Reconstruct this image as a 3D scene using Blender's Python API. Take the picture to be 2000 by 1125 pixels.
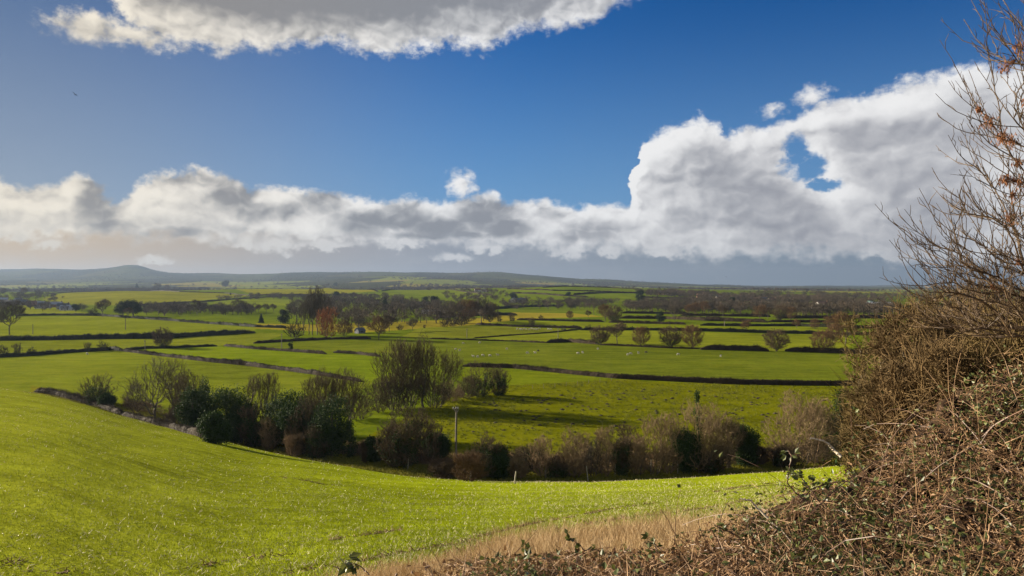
import bpy, math, random
import numpy as np
from mathutils import Vector, Matrix
R = math.radians
for _o in list(bpy.data.objects): bpy.data.objects.remove(_o)
scene = bpy.context.scene
COL = scene.collection

# ------------------------------------------------------------------ camera
EYE = 557.0; FPX = 1502.0            # eye-level row and focal length of the 2000 px wide photograph
cam_d = bpy.data.cameras.new('camera'); cam = bpy.data.objects.new('camera', cam_d); COL.objects.link(cam)
cam_d.sensor_width = 36.0; cam_d.lens = 36.0*FPX/2000.0
cam_d.clip_start = 0.05; cam_d.clip_end = 60000.0
cam.location = (0, 0, 0); cam.rotation_euler = (R(90) - math.atan((562.5-EYE)/FPX), 0, 0)
scene.camera = cam
scene.view_settings.view_transform = 'Standard'; scene.view_settings.look = 'None'
scene.view_settings.gamma = 1.0; scene.view_settings.use_curve_mapping = False
scene.view_settings.exposure = 1.75
scene.cycles.use_denoising = True
scene.cycles.max_bounces = 6; scene.cycles.diffuse_bounces = 2; scene.cycles.glossy_bounces = 2
scene.cycles.transmission_bounces = 3; scene.cycles.transparent_max_bounces = 12; scene.cycles.volume_bounces = 0
scene.cycles.caustics_reflective = False; scene.cycles.caustics_refractive = False

# ------------------------------------------------------------------ sun
SUN_AZ, SUN_EL = R(-66), R(17)       # left of the view direction, low winter sun
SUN_DIR = Vector((math.sin(SUN_AZ)*math.cos(SUN_EL), math.cos(SUN_AZ)*math.cos(SUN_EL), math.sin(SUN_EL)))
sun_d = bpy.data.lights.new('sun', 'SUN'); sun = bpy.data.objects.new('sun', sun_d); COL.objects.link(sun)
sun_d.energy = 5.0; sun_d.angle = R(0.5); sun_d.color = (1.0, 0.87, 0.68)
sun.rotation_euler = (-SUN_DIR).to_track_quat('-Z', 'Y').to_euler()

# ------------------------------------------------------------------ node expressions
class X:
    """a float socket (or constant) with arithmetic that builds Math nodes"""
    nt = None
    def __init__(s, v): s.v = v
    def _m(op, *a, clamp=False):
        n = X.nt.nodes.new('ShaderNodeMath'); n.operation = op; n.use_clamp = clamp
        for i, q in enumerate(a):
            q = q.v if isinstance(q, X) else q
            if isinstance(q, (int, float)): n.inputs[i].default_value = q
            else: X.nt.links.new(q, n.inputs[i])
        return X(n.outputs[0])
    def __add__(s, o): return X._m('ADD', s, o)
    __radd__ = __add__
    def __sub__(s, o): return X._m('SUBTRACT', s, o)
    def __rsub__(s, o): return X._m('SUBTRACT', o, s)
    def __mul__(s, o): return X._m('MULTIPLY', s, o)
    __rmul__ = __mul__
    def __truediv__(s, o): return X._m('DIVIDE', s, o)
    def max(s, o): return X._m('MAXIMUM', s, o)
    def min(s, o): return X._m('MINIMUM', s, o)
    def clamp(s): return X._m('ADD', s, 0.0, clamp=True)
    def pow(s, o): return X._m('POWER', s, o)
    def exp(s): return X._m('EXPONENT', s)
    def sqrt(s): return X._m('SQRT', s)
    def smooth(s, a, b):
        n = X.nt.nodes.new('ShaderNodeMapRange'); n.interpolation_type = 'SMOOTHSTEP'; n.clamp = True
        X.nt.links.new(s.v, n.inputs[0]); n.inputs[1].default_value = a; n.inputs[2].default_value = b
        n.inputs[3].default_value = 0; n.inputs[4].default_value = 1
        return X(n.outputs[0])
def xvec(x, y, z=0.0):
    n = X.nt.nodes.new('ShaderNodeCombineXYZ')
    for i, q in enumerate((x, y, z)):
        q = q.v if isinstance(q, X) else q
        if isinstance(q, (int, float)): n.inputs[i].default_value = q
        else: X.nt.links.new(q, n.inputs[i])
    return n.outputs[0]
def xnoise(vec, scale, detail=4.0, rough=0.5, lac=2.0, dist=0.0, color=False):
    n = X.nt.nodes.new('ShaderNodeTexNoise'); n.noise_dimensions = '3D'
    if vec is not None: X.nt.links.new(vec, n.inputs['Vector'])
    n.inputs['Scale'].default_value = scale; n.inputs['Detail'].default_value = detail
    n.inputs['Roughness'].default_value = rough; n.inputs['Lacunarity'].default_value = lac; n.inputs['Distortion'].default_value = dist
    return n.outputs['Color'] if color else X(n.outputs[0])
def xcurve(x, pts, lo, hi):
    """piecewise curve through pts; x in lo..hi"""
    vmin = min(p[1] for p in pts); vmax = max(p[1] for p in pts)
    n = X.nt.nodes.new('ShaderNodeFloatCurve'); c = n.mapping.curves[0]
    q = sorted(((p[0]-lo)/(hi-lo), (p[1]-vmin)/(vmax-vmin)) for p in pts)
    c.points[0].location = q[0]; c.points[1].location = q[-1]
    for p in q[1:-1]: c.points.new(*p)
    for p in c.points: p.handle_type = 'VECTOR'
    n.mapping.update()
    xx = (x - lo)/(hi - lo)
    X.nt.links.new(xx.v, n.inputs['Value'])
    return X(n.outputs[0])*(vmax - vmin) + vmin
def xmix(f, a, b):
    n = X.nt.nodes.new('ShaderNodeMix'); n.data_type = 'RGBA'; n.clamp_factor = True
    for i, q in ((0, f), (6, a), (7, b)):
        q = q.v if isinstance(q, X) else q
        if isinstance(q, (int, float)): n.inputs[i].default_value = q
        elif isinstance(q, tuple): n.inputs[i].default_value = (*q, 1) if len(q) == 3 else q
        else: X.nt.links.new(q, n.inputs[i])
    return n.outputs[2]
def xmul(a, b):
    n = X.nt.nodes.new('ShaderNodeMix'); n.data_type = 'RGBA'; n.blend_type = 'MULTIPLY'; n.inputs[0].default_value = 1
    for i, q in ((6, a), (7, b)):
        q = q.v if isinstance(q, X) else q
        if isinstance(q, tuple): n.inputs[i].default_value = (*q, 1)
        else: X.nt.links.new(q, n.inputs[i])
    return n.outputs[2]
def xsplit(vec):
    n = X.nt.nodes.new('ShaderNodeSeparateXYZ'); X.nt.links.new(vec, n.inputs[0])
    return X(n.outputs[0]), X(n.outputs[1]), X(n.outputs[2])
def srgb(r, g, b):
    f = lambda c: (c/255/12.92) if c/255 <= .04045 else ((c/255+.055)/1.055)**2.4
    return (f(r), f(g), f(b))
def E(r, g, b):
    """sky radiance that shows as this display colour at the scene's exposure"""
    k = 2.0**-scene.view_settings.exposure
    return tuple(c*k for c in srgb(r, g, b))

# ------------------------------------------------------------------ world: Nishita sky with winter cumulus
def ae(px, py):
    """direction (azimuth, elevation in degrees) of a point of the photograph"""
    x = (px - 1000)/FPX; z = (EYE - py)/FPX
    return math.degrees(math.atan(x)), math.degrees(math.atan2(z, math.hypot(x, 1)))
world = bpy.data.worlds.new('World'); scene.world = world; world.use_nodes = True
nt = world.node_tree; nt.nodes.clear(); X.nt = nt
tc = nt.nodes.new('ShaderNodeTexCoord')
dx, dy, dz = xsplit(tc.outputs['Generated'])
AZ = X._m('ARCTAN2', dx, dy)*(180/math.pi)
EL = X._m('ARCSINE', dz)*(180/math.pi)
TOP = [(-700,360),(-200,350),(0,346),(20,356),(60,364),(100,352),(140,342),(170,344),(200,362),(226,398),(240,376),(272,352),(290,342),(296,325),(304,340),(340,334),(400,330),(460,342),(498,374),(512,354),(560,366),(620,367),(668,378),(700,388),(735,388),(790,378),(850,386),(910,380),(962,372),(1000,396),(1060,388),(1130,402),(1180,396),(1236,400),(1246,318),(1250,285),(1268,262),(1310,246),(1372,230),(1398,246),(1412,260),(1450,246),(1480,242),(1530,238),(1562,218),(1600,206),(1660,190),(1700,180),(1760,166),(1800,150),(1840,132),(1884,122),(1940,126),(2000,130),(2200,180),(2700,330)]
BOT = [(-700,470),(0,452),(150,458),(300,462),(400,468),(600,462),(750,468),(1000,474),(1200,480),(1300,492),(1400,500),(1550,496),(1650,492),(1720,500),(1800,512),(2000,520),(2700,500)]
LOW = [(-300,-60),(120,-60),(222,-8),(240,30),(262,52),(285,62),(330,84),(370,104),(400,98),(450,114),(480,96),(522,108),(560,98),(600,96),(660,92),(700,98),(742,112),(800,106),(850,98),(900,92),(950,100),(985,84),(1005,72),(1060,62),(1120,54),(1172,36),(1205,20),(1252,2),(1290,-30),(1500,-60),(2500,-60)]
def blob(az, el, px, py, rx, ry):
    a, e = ae(px, py); k = math.degrees(1/FPX)
    u = (az - a)/(rx*k); v = (el - e)/(ry*k)
    return 1.0 - (u*u + v*v).sqrt()
LO, HI = -50.0, 50.0
def curve(az, pts): return xcurve(az, [ae(*p) for p in pts], LO, HI)
def thickness(az, el):
    """how deep this line of sight runs in cloud: <0 clear air"""
    v = xvec(az, el*1.25, 3.7)
    wc = xnoise(v, 0.38, 6.0, 0.62, color=True)
    w1, w2, w3 = xsplit(wc)
    a2 = az + (w1 - 0.5)*3.0; e2 = el + (w2 - 0.5)*2.0
    band = (curve(a2, TOP) - e2)*0.62
    hole = blob(a2, e2, 1556, 300, 26, 40).max(blob(a2, e2, 1582, 332, 30, 26)).max(blob(a2, e2, 1608, 362, 26, 12))
    band = band.min(0.25 - hole*0.75)
    cap = (e2 - curve(a2, LOW))*0.45
    cap = cap.max(blob(a2, e2, 185, 56, 72, 27)*0.5).max(blob(a2, e2, 262, 72, 75, 22)*0.45)
    cap = cap.min((36.0 - e2)*0.3)
    pf = blob(a2, e2, 897, 358, 36, 30).max(blob(a2, e2, 1592, 186, 34, 20)).max(blob(a2, e2, 1508, 216, 24, 12)*0.7).max(blob(a2, e2, 1775, 160, 18, 12)*0.6)*0.45
    t = band.max(cap).max(pf)
    return t, w3, e2, cap
SHADE = [(195,388,40,45,.75),(60,378,46,18,.35),(215,442,46,16,.6),(395,352,70,14,.45),(462,372,46,40,.8),(500,408,44,22,.6),(340,455,60,10,.4),
    (640,396,50,22,.55),(715,432,62,26,.8),(790,424,66,30,.75),(860,444,60,22,.8),(945,416,70,32,.85),(990,446,54,20,.85),(880,458,130,9,.6),(560,408,34,18,.45),
    (1075,414,34,12,.5),(1175,440,70,14,.45),(1130,458,60,12,.4),(1330,330,40,30,.3),(1400,325,62,52,.6),(1470,395,95,60,.62),(1370,425,80,24,.35),(1545,430,100,56,.62),
    (1700,390,56,80,.55),(1810,390,90,110,.72),(1760,262,150,30,.42),(1600,262,60,10,.35),(1660,470,130,22,.45),(1300,345,40,12,.3),(1490,470,70,12,.4),(1900,250,60,80,.4),
    (690,4,250,34,.85),(1000,0,130,30,.75),(450,-6,100,34,.7),(560,-30,500,70,.9)]
BRIGHT = [(1290,290,34,44,.7),(1612,310,26,46,.6),(1655,395,44,46,.9),(1360,262,50,22,.6),(1560,230,40,14,.4),(310,392,44,30,.5),(270,350,30,20,.5),(60,400,100,12,.6),(250,450,80,8,.6),(560,440,60,12,.5),(700,470,120,7,.5),(1290,420,46,30,.3),(1440,270,16,20,.4)]
t0, w3, e2, cap0 = thickness(AZ, EL)
sx, sy = -0.62, 0.78                                   # towards the sun along the sky
def billow(az, el):
    """rounded cauliflower heads at three sizes"""
    v = xvec(az, el*1.25, 6.1)
    h = None
    for sc, am in ((0.26, 1.0), (0.62, 0.50), (1.5, 0.16)):
        q = X._m('ABSOLUTE', xnoise(v, sc, 1.0, 0.5) - 0.5)*(4.0*am)
        h = q if h is None else h + q
    return h
wv = xnoise(xvec(AZ, EL*1.2, 2.2), 0.8, 2.0, 0.5, color=True)
v1, v2, v3 = xsplit(wv)
AW = AZ + (v1 - .5)*1.1; EW = EL + (v2 - .5)*0.8
h0 = billow(AW, EW); h1 = billow(AW + sx*0.5, EW + sy*0.5)
t1, q1, _, _ = thickness(AZ + sx*0.8, EL + sy*0.8)
fine = xnoise(xvec(AZ, EL*1.3, 9.1), 1.5, 8.0, 0.60)
big = xnoise(xvec(AZ, EL*1.7, 1.3), 0.22, 3.0, 0.5)
cover = (t0 + (fine - 0.5)*(0.3 + big*0.9)).smooth(-0.12, 0.36)
dark = None                                            # the shaded undersides of the larger heads
for (px, py, rx, ry, k) in SHADE:
    q = (blob(AW, EW, px, py, rx*1.25, ry*1.25)*(1.7*k)).clamp().min(k)
    dark = q if dark is None else dark.max(q)
glow = None
for (px, py, rx, ry, k) in BRIGHT:
    q = (blob(AW, EW, px, py, rx*1.3, ry*1.3)*(1.6*k)).clamp().min(k)
    glow = q if glow is None else glow.max(q)
right = AZ.smooth(-12.0, 26.0)
relief = ((h0 - h1)*0.55 + (w3 - q1)*0.22 + (fine - 0.5)*0.10)*(1.45 - t0.max(0.0).min(0.9)*0.85)*(1.0 - AZ.smooth(4.0, 22.0)*0.35) + (t0.min(0.8) - t1.min(0.8))*0.30
depth = t1.max(0.0).min(1.0)*0.16
light = (0.80 - depth - dark*(0.90 - right*0.30) + glow*0.35 + relief + (big - 0.5)*0.7).smooth(-0.10, 1.12)
# the broken lower side of the cloud belt and the grey rain air below it
under = (curve(AZ, BOT) - (EL + (fine - 0.5)*1.2 + (v2 - 0.5)*2.0 + (w3 - 0.5)*0.9)).smooth(-0.55, 0.75)
sdot = dx*SUN_DIR.x + dy*SUN_DIR.y + dz*SUN_DIR.z
warm = sdot.smooth(0.45, 0.97)
sky = nt.nodes.new('ShaderNodeTexSky'); sky.sky_type = 'NISHITA'; sky.sun_disc = False
sky.sun_elevation = SUN_EL; sky.sun_rotation = SUN_AZ; sky.altitude = 80; sky.air_density = 1.0; sky.dust_density = 0.6; sky.ozone_density = 2.2
SKY_K = 0.045
skyc = xmul(sky.outputs[0], (SKY_K*0.012, SKY_K*0.28, SKY_K*0.62))
upr = (EL/20.0).clamp()
skyc = xmix((1.0 - upr).pow(1.45)*0.95, skyc, E(128, 170, 212))
skyc = xmix(sdot.smooth(0.42, 0.93)*0.78, skyc, xmix(upr, E(170, 168, 166), E(80, 98, 126)))
lit = xmix(warm, E(243, 243, 243), E(244, 232, 208))
shd = xmix(right, xmix(warm, E(136, 140, 148), E(146, 141, 136)), E(152, 154, 163))
cl = xmix(light, shd, lit)
col = xmix(cover, skyc, cl)
rain = xmix(right, xmix(warm, E(146, 152, 164), E(214, 184, 138)), E(122, 139, 156))
rain = xmix(((fine - 0.5)*0.8 + (big - 0.5)*1.6).clamp()*0.5, rain, E(182, 184, 188))
LA = AZ + (v1 - .5)*1.6 + (w3 - .5)*1.0; LE = EL + (v2 - .5)*1.1 + (fine - .5)*0.9
low = None
for (px, py, rx, ry) in ((540,480,60,18),(480,474,30,12),(790,476,52,16),(935,484,32,14),(972,488,20,12),(1112,488,50,18),(1192,489,28,14),(60,440,70,16),(20,452,50,14),(90,478,34,10),(300,508,34,8),(880,502,40,9),(1850,490,60,20),(1740,494,70,14),(640,478,60,10),(1300,494,50,10)):
    q = blob(LA, LE, px, py, rx*1.25, ry*1.3); low = q if low is None else low.max(q)
rain = xmix((low + (fine - .5)*1.1).smooth(0.10, 0.75)*0.85, rain, xmix(0.25, lit, shd))
col = xmix(under, col, rain)
bg = nt.nodes.new('ShaderNodeBackground'); nt.links.new(col, bg.inputs['Color']); bg.inputs['Strength'].default_value = 1.0
out = nt.nodes.new('ShaderNodeOutputWorld'); nt.links.new(bg.outputs[0], out.inputs['Surface'])
world.cycles.sampling_method = 'MANUAL'; world.cycles.sample_map_resolution = 512

# ------------------------------------------------------------------ materials
MATS = {}
def new_mat(name):
    m = bpy.data.materials.new(name); m.use_nodes = True; MATS[name] = m
    X.nt = m.node_tree
    b = m.node_tree.nodes['Principled BSDF']
    b.inputs['Roughness'].default_value = 0.85
    b.inputs['Specular IOR Level'].default_value = 0.15
    return m, b
def link(m, a, b): m.node_tree.links.new(a.v if isinstance(a, X) else a, b)
def nd(m, t): return m.node_tree.nodes.new(t)
def plain(name, c1, c2, scale=0.6, rough=0.85, spec=0.15, transl=0.0, detail=3.0, per_island=0.0, coord='Object'):
    """a surface whose colour wanders between c1 and c2; leaves also let light through"""
    m, b = new_mat(name)
    tcn = nd(m, 'ShaderNodeTexCoord')
    n = xnoise(tcn.outputs[coord], scale, detail, 0.6)
    f = ((n - 0.5)*2.6 + 0.5).clamp()
    if per_island:
        g = nd(m, 'ShaderNodeNewGeometry')
        f = (f*(1 - per_island) + X(g.outputs['Random Per Island'])*per_island)
    c = xmix(f, c1, c2)
    link(m, c, b.inputs['Base Color']); b.inputs['Roughness'].default_value = rough
    b.inputs['Specular IOR Level'].default_value = spec
    if transl:
        t = nd(m, 'ShaderNodeBsdfTranslucent'); link(m, c, t.inputs['Color'])
        mx = nd(m, 'ShaderNodeMixShader'); mx.inputs[0].default_value = transl
        link(m, b.outputs[0], mx.inputs[1]); link(m, t.outputs[0], mx.inputs[2])
        link(m, mx.outputs[0], m.node_tree.nodes['Material Output'].inputs['Surface'])
    return m

# ------------------------------------------------------------------ mesh helpers
def mesh_obj(name, verts, faces, mat, parent=None, smooth=False, loc=None):
    """verts (n,3); faces either (m,k) array or list of arrays/tuples"""
    me = bpy.data.meshes.new(name)
    verts = np.asarray(verts, dtype=np.float32)
    if isinstance(faces, np.ndarray): parts = [faces]
    else: parts = faces
    tot, loops = [], []
    for f in parts:
        f = np.asarray(f, dtype=np.int32)
        if f.size == 0: continue
        if f.ndim == 1: f = f[None]
        tot.append(np.full(len(f), f.shape[1], np.int32)); loops.append(f.ravel())
    tot = np.concatenate(tot); loops = np.concatenate(loops)
    me.vertices.add(len(verts)); me.vertices.foreach_set('co', verts.ravel())
    me.loops.add(len(loops)); me.loops.foreach_set('vertex_index', loops)
    me.polygons.add(len(tot))
    st = np.zeros(len(tot), np.int32); st[1:] = np.cumsum(tot)[:-1]
    me.polygons.foreach_set('loop_start', st); me.polygons.foreach_set('loop_total', tot)
    me.polygons.foreach_set('use_smooth', np.full(len(tot), smooth, bool))
    me.update(calc_edges=True)
    if mat is not None: me.materials.append(mat)
    o = bpy.data.objects.new(name, me); COL.objects.link(o)
    if parent is not None: o.parent = parent
    if loc is not None: o.location = loc
    return o
def tag(o, label=None, cat=None, group=None, kind=None):
    if label: o['label'] = label
    if cat: o['category'] = cat
    if group: o['group'] = group
    if kind: o['kind'] = kind
    return o
def empty(name, loc=(0, 0, 0), rz=0.0):
    o = bpy.data.objects.new(name, None); COL.objects.link(o); o.empty_display_size = 0.5
    o.location = loc; o.rotation_euler = (0, 0, rz); return o
class Geo:
    """collects polygons of several sizes into one mesh"""
    def __init__(s): s.v = []; s.f = {}; s.n = 0
    def add(s, v, f):
        v = np.asarray(v, float).reshape(-1, 3); f = np.asarray(f, int)
        if f.ndim == 1: f = f[None]
        s.v.append(v); s.f.setdefault(f.shape[1], []).append(f + s.n); s.n += len(v)
    def box(s, c, d, rz=0.0):
        x, y, z = [k/2 for k in d]
        v = np.array([(-x,-y,-z),(x,-y,-z),(x,y,-z),(-x,y,-z),(-x,-y,z),(x,-y,z),(x,y,z),(-x,y,z)])
        ca, sa = math.cos(rz), math.sin(rz)
        v = np.c_[v[:,0]*ca - v[:,1]*sa, v[:,0]*sa + v[:,1]*ca, v[:,2]] + np.array(c)
        s.add(v, [(0,3,2,1),(4,5,6,7),(0,1,5,4),(1,2,6,5),(2,3,7,6),(3,0,4,7)])
    def build(s, name, mat, parent=None, smooth=False, loc=None):
        return mesh_obj(name, np.concatenate(s.v), [np.concatenate(a) for a in s.f.values()], mat, parent, smooth, loc)
def tubes(P0, P1, R0, R1, k=3):
    """open prisms along many segments at once"""
    P0 = np.asarray(P0, float); P1 = np.asarray(P1, float); R0 = np.asarray(R0, float); R1 = np.asarray(R1, float)
    d = P1 - P0; L = np.linalg.norm(d, axis=1, keepdims=True); d = d/np.maximum(L, 1e-9)
    ref = np.where(np.abs(d[:, 2:3]) < 0.9, np.array([[0, 0, 1.0]]), np.array([[1.0, 0, 0]]))
    a = np.cross(d, ref); a /= np.linalg.norm(a, axis=1, keepdims=True); b = np.cross(d, a)
    n = len(P0); V = np.zeros((n, 2*k, 3))
    for i in range(k):
        t = 2*math.pi*i/k + 0.5
        w = a*math.cos(t) + b*math.sin(t)
        V[:, i] = P0 + w*R0[:, None]; V[:, k+i] = P1 + w*R1[:, None]
    base = (np.arange(n)*2*k)[:, None, None]
    f = np.array([[i, (i+1) % k, k + (i+1) % k, k + i] for i in range(k)])
    F = (base + f[None]).reshape(-1, 4)
    return V.reshape(-1, 3), F
def leaf_quads(P, D, U, L, W, fold=0.0, rng=None):
    """pointed leaves (diamond quads folded on the midrib): centre base P, direction D, side U"""
    n = len(P); L = np.broadcast_to(np.asarray(L, float), (n,))[:, None]; W = np.broadcast_to(np.asarray(W, float), (n,))[:, None]
    N = np.cross(D, U)
    V = np.zeros((n, 4, 3))
    V[:, 0] = P; V[:, 1] = P + D*L*0.45 + U*W*0.5 + N*W*fold; V[:, 2] = P + D*L; V[:, 3] = P + D*L*0.45 - U*W*0.5 + N*W*fold
    F = np.arange(n*4).reshape(n, 4)
    return V.reshape(-1, 3), F
def rand_dirs(rng, n):
    v = rng.normal(size=(n, 3)); return v/np.linalg.norm(v, axis=1, keepdims=True)
def perp(rng, D):
    u = np.cross(D, rand_dirs(rng, len(D))); return u/np.maximum(np.linalg.norm(u, axis=1, keepdims=True), 1e-9)

# ------------------------------------------------------------------ the lie of the land
def px2az(px): return math.atan((px - 1000)/FPX)
_edge = [(-400,705),(-200,730),(-60,752),(75,768),(150,786),(230,812),(300,830),(400,852),(500,880),(620,903),(720,922),(830,937),(950,945),(1150,947),(1350,939),(1550,926),(1700,908),(1900,890),(2200,870)]
_az = np.array([px2az(p[0]) for p in _edge])
_R = np.array([27.0*FPX/(p[1] - EYE)/math.cos(px2az(p[0])) for p in _edge])
_fa = np.linspace(-1.3, 1.3, 900)
def _soft(xs, ys, n=41):
    k = np.hanning(n + 2)[1:-1]; k /= k.sum()
    return np.convolve(np.pad(np.interp(_fa, xs, ys), n//2, mode='edge'), k, 'valid')
_az, _R = _fa, _soft(_az, _R)
_baz = np.radians([-90, -34, -20, -14, -4, 5, 15, 20, 30, 90]); _br = np.array([11, 12, 14, 16.5, 18, 19.5, 21, 23, 26, 26.0])
_baz, _br = _fa, _soft(_baz, _br, 61)
_TY = np.array([450, 615, 950, 1200, 1600, 2000, 2600, 3500, 5000, 7000, 8500, 12000, 18000, 40000.0])
_TX = np.array([-600, 0, 250, 500, 700, 800, 950, 1100, 1300, 1500, 1750, 2100, 2600.0])
_T = np.array([
 [0, 0, 598, 588, 576, 570, 568, 566, 557, 548, 540, 525, 545, 557],
 [0, 0, 600, 592, 579, 571, 570, 566, 557, 546, 533, 528, 545, 557],
 [0, 0, 600, 588, 567, 570, 570, 567, 558, 546, 534, 532, 545, 557],
 [0, 0, 600, 590, 577, 563, 571, 566, 557, 548, 537, 540, 550, 557],
 [0, 0, 600, 592, 578, 565, 570, 564, 550, 541, 533, 540, 550, 557],
 [0, 0, 602, 590, 576, 566, 571, 563, 549, 539, 532, 540, 550, 557],
 [0, 0, 602, 588, 572, 565, 562, 564, 558, 543, 532, 538, 550, 557],
 [0, 0, 604, 586, 567, 558, 563, 562, 560, 551, 542, 548, 553, 557],
 [0, 0, 605, 590, 574, 565, 563, 566, 563, 559, 553, 557, 557, 558],
 [0, 0, 606, 594, 580, 572, 569, 568, 566, 563, 561, 561, 560, 558],
 [0, 0, 602, 592, 583, 577, 573, 569, 566, 564, 562, 565, 558, 558],
 [0, 0, 602, 592, 583, 577, 573, 569, 566, 564, 562, 565, 558, 558],
 [0, 0, 602, 592, 583, 577, 573, 569, 566, 564, 562, 562, 560, 558.]])
for _i in (0, 1): _T[:, _i] = EYE + 27*FPX/_TY[_i]
_Z = -(_T - EYE)/FPX*_TY[None, :]
_ly = np.linspace(math.log(_TY[0]), math.log(_TY[-1]), 260); _lx = np.linspace(_TX[0], _TX[-1], 161)
_G = np.array([np.interp(_ly, np.log(_TY), z) for z in _Z])
_G = np.array([np.interp(_lx, _TX, _G[:, j]) for j in range(_G.shape[1])]).T
def _blur(a, n, ax):
    k = np.hanning(n + 2)[1:-1]; k /= k.sum(); p = [(0, 0), (0, 0)]; p[ax] = (n//2, n//2)
    return np.apply_along_axis(lambda q: np.convolve(q, k, 'valid'), ax, np.pad(a, p, mode='edge'))
_G = _blur(_blur(_G, 9, 1), 5, 0)
def wob(x, y, s, seed):
    r = np.random.default_rng(seed); o = 0
    for i in range(5):
        a = r.uniform(0, 2*math.pi); k = s*r.uniform(0.6, 2.2); o = o + np.sin((x*math.cos(a) + y*math.sin(a))*k + r.uniform(0, 6.28))
    return o/5
def zf(x, y):
    x = np.asarray(x, float); y = np.asarray(y, float)
    r = np.hypot(x, y); az = np.arctan2(x, y)
    Rr = np.interp(az, _az, _R); rb = np.interp(az, _baz, _br)
    rr = np.minimum(r, Rr)
    t = np.clip((rr - rb)/(Rr - rb), 0, 1)
    field = -6.5 - 20.5*(t + 0.045*np.sin(t*math.pi*2)*0.6)
    bank = -1.7 - 4.8*np.clip(r/rb, 0, 1)**1.12
    near = np.where(r < rb, bank, field)
    near = near + 0.10*wob(x, y, 0.25, 1)*np.clip((r - rb)/8, 0, 1)
    yy = np.clip(r*np.maximum(np.cos(az), 0.25), _TY[0], _TY[-1])
    fx = np.clip((1000 + np.tan(np.clip(az, -1.1, 1.1))*FPX - _lx[0])/(_lx[1] - _lx[0]), 0, len(_lx) - 1.001)
    fy = np.clip((np.log(yy) - _ly[0])/(_ly[1] - _ly[0]), 0, len(_ly) - 1.001)
    i = fx.astype(int); j = fy.astype(int); u = fx - i; v = fy - j
    far = _G[i, j]*(1-u)*(1-v) + _G[i+1, j]*u*(1-v) + _G[i, j+1]*(1-u)*v + _G[i+1, j+1]*u*v
    far = far + wob(x, y, 0.03, 2)*0.5*np.clip((r - Rr)/60, 0, 1)
    pxx = 1000 + np.tan(np.clip(az, -1.1, 1.1))*FPX
    for (hx, hw, hd, hh) in ((263, 40, 8500, 80), (205, 55, 8500, 36), (110, 60, 8500, 26), (330, 40, 8300, 14), (60, 90, 9800, 40), (690, 130, 8300, 14), (1000, 90, 7600, 20), (1180, 60, 7400, 10), (1280, 50, 7400, 18), (1440, 40, 6800, 14), (1590, 60, 7000, 10), (1650, 160, 11500, 32), (560, 60, 8200, 16), (640, 18, 2350, 9), (420, 60, 8400, 14)):
        far = far + hh*np.exp(-((pxx - hx)/hw)**2 - (np.log(yy/hd)/.11)**2)
    far = far + 9*wob(x, y, 0.009, 13)*np.clip((r - 5000)/1500, 0, 1)
    far = far + wob(x, y, 0.004, 3)*np.clip((r - 2600)/2000, 0, 1)*np.clip(r/600, 0, 14)
    hb = 0.22*np.exp(-((r/Rr - 1.055)/.030)**2)*np.clip((az + .56)/.08, 0, 1)*np.clip((.62 - az)/.1, 0, 1)*(1 + .35*wob(x, y, .35, 14))
    z = np.where(r < Rr, near, far) + hb
    back = -1.7 + 0.0*r                                    # level ground behind the viewpoint
    w = np.clip((np.abs(az) - 1.05)/0.6, 0, 1)
    return z*(1 - w) + np.where(r < 200, back, z)*w
_ry = np.geomspace(3.0, 30000, 5000)
def at(px, py):
    """the ground point seen at a point of the photograph"""
    u = (px - 1000)/FPX; v = (EYE - py)/FPX
    d = zf(u*_ry, _ry) - v*_ry
    h = np.nonzero(d >= 0)[0]
    Y = 20000.0 if len(h) == 0 else _ry[h[0]]
    if len(h) and h[0] > 0:
        a, b = _ry[h[0]-1], _ry[h[0]]
        for _ in range(14):
            m = (a + b)/2
            if zf(u*m, m) >= v*m: b = m
            else: a = m
        Y = b
    return np.array([u*Y, Y, float(zf(u*Y, Y))])
def ground(x, y): return float(zf(x, y))

# one sheet of ground from under the camera to beyond the hills
_a = np.concatenate([np.radians(np.arange(-180, -42, 4.0)), np.radians(np.arange(-42, 42, 0.17)), np.radians(np.arange(42, 180, 4.0))])
_r = np.concatenate([[0.0], np.geomspace(1.2, 27000, 860)])
AA, RR = np.meshgrid(_a, _r, indexing='ij'); GX = np.sin(AA)*RR; GY = np.cos(AA)*RR
GZ = zf(GX, GY)
na, nr = AA.shape
_i = np.arange(na)[:, None]; _j = np.arange(nr - 1)[None, :]
_F = np.stack([_i*nr + _j, _i*nr + _j + 1, ((_i+1) % na)*nr + _j + 1, ((_i+1) % na)*nr + _j], -1).reshape(-1, 4)
tx, ty = GX.ravel(), GY.ravel(); tz = GZ.ravel(); rad = RR.ravel(); taz = AA.ravel()
Rt = np.interp(taz, _az, _R); rbt = np.interp(taz, _baz, _br)
col = np.empty((len(tx), 3)); col[:] = (0.085, 0.125, 0.016)
def inside(poly, x, y):
    c = np.zeros(len(x), bool); n = len(poly)
    for i in range(n):
        (x0, y0), (x1, y1) = poly[i], poly[(i+1) % n]
        if y0 == y1: continue
        k = ((y0 > y) != (y1 > y)) & (x < (x1 - x0)*(y - y0)/(y1 - y0) + x0); c ^= k
    return c
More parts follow.
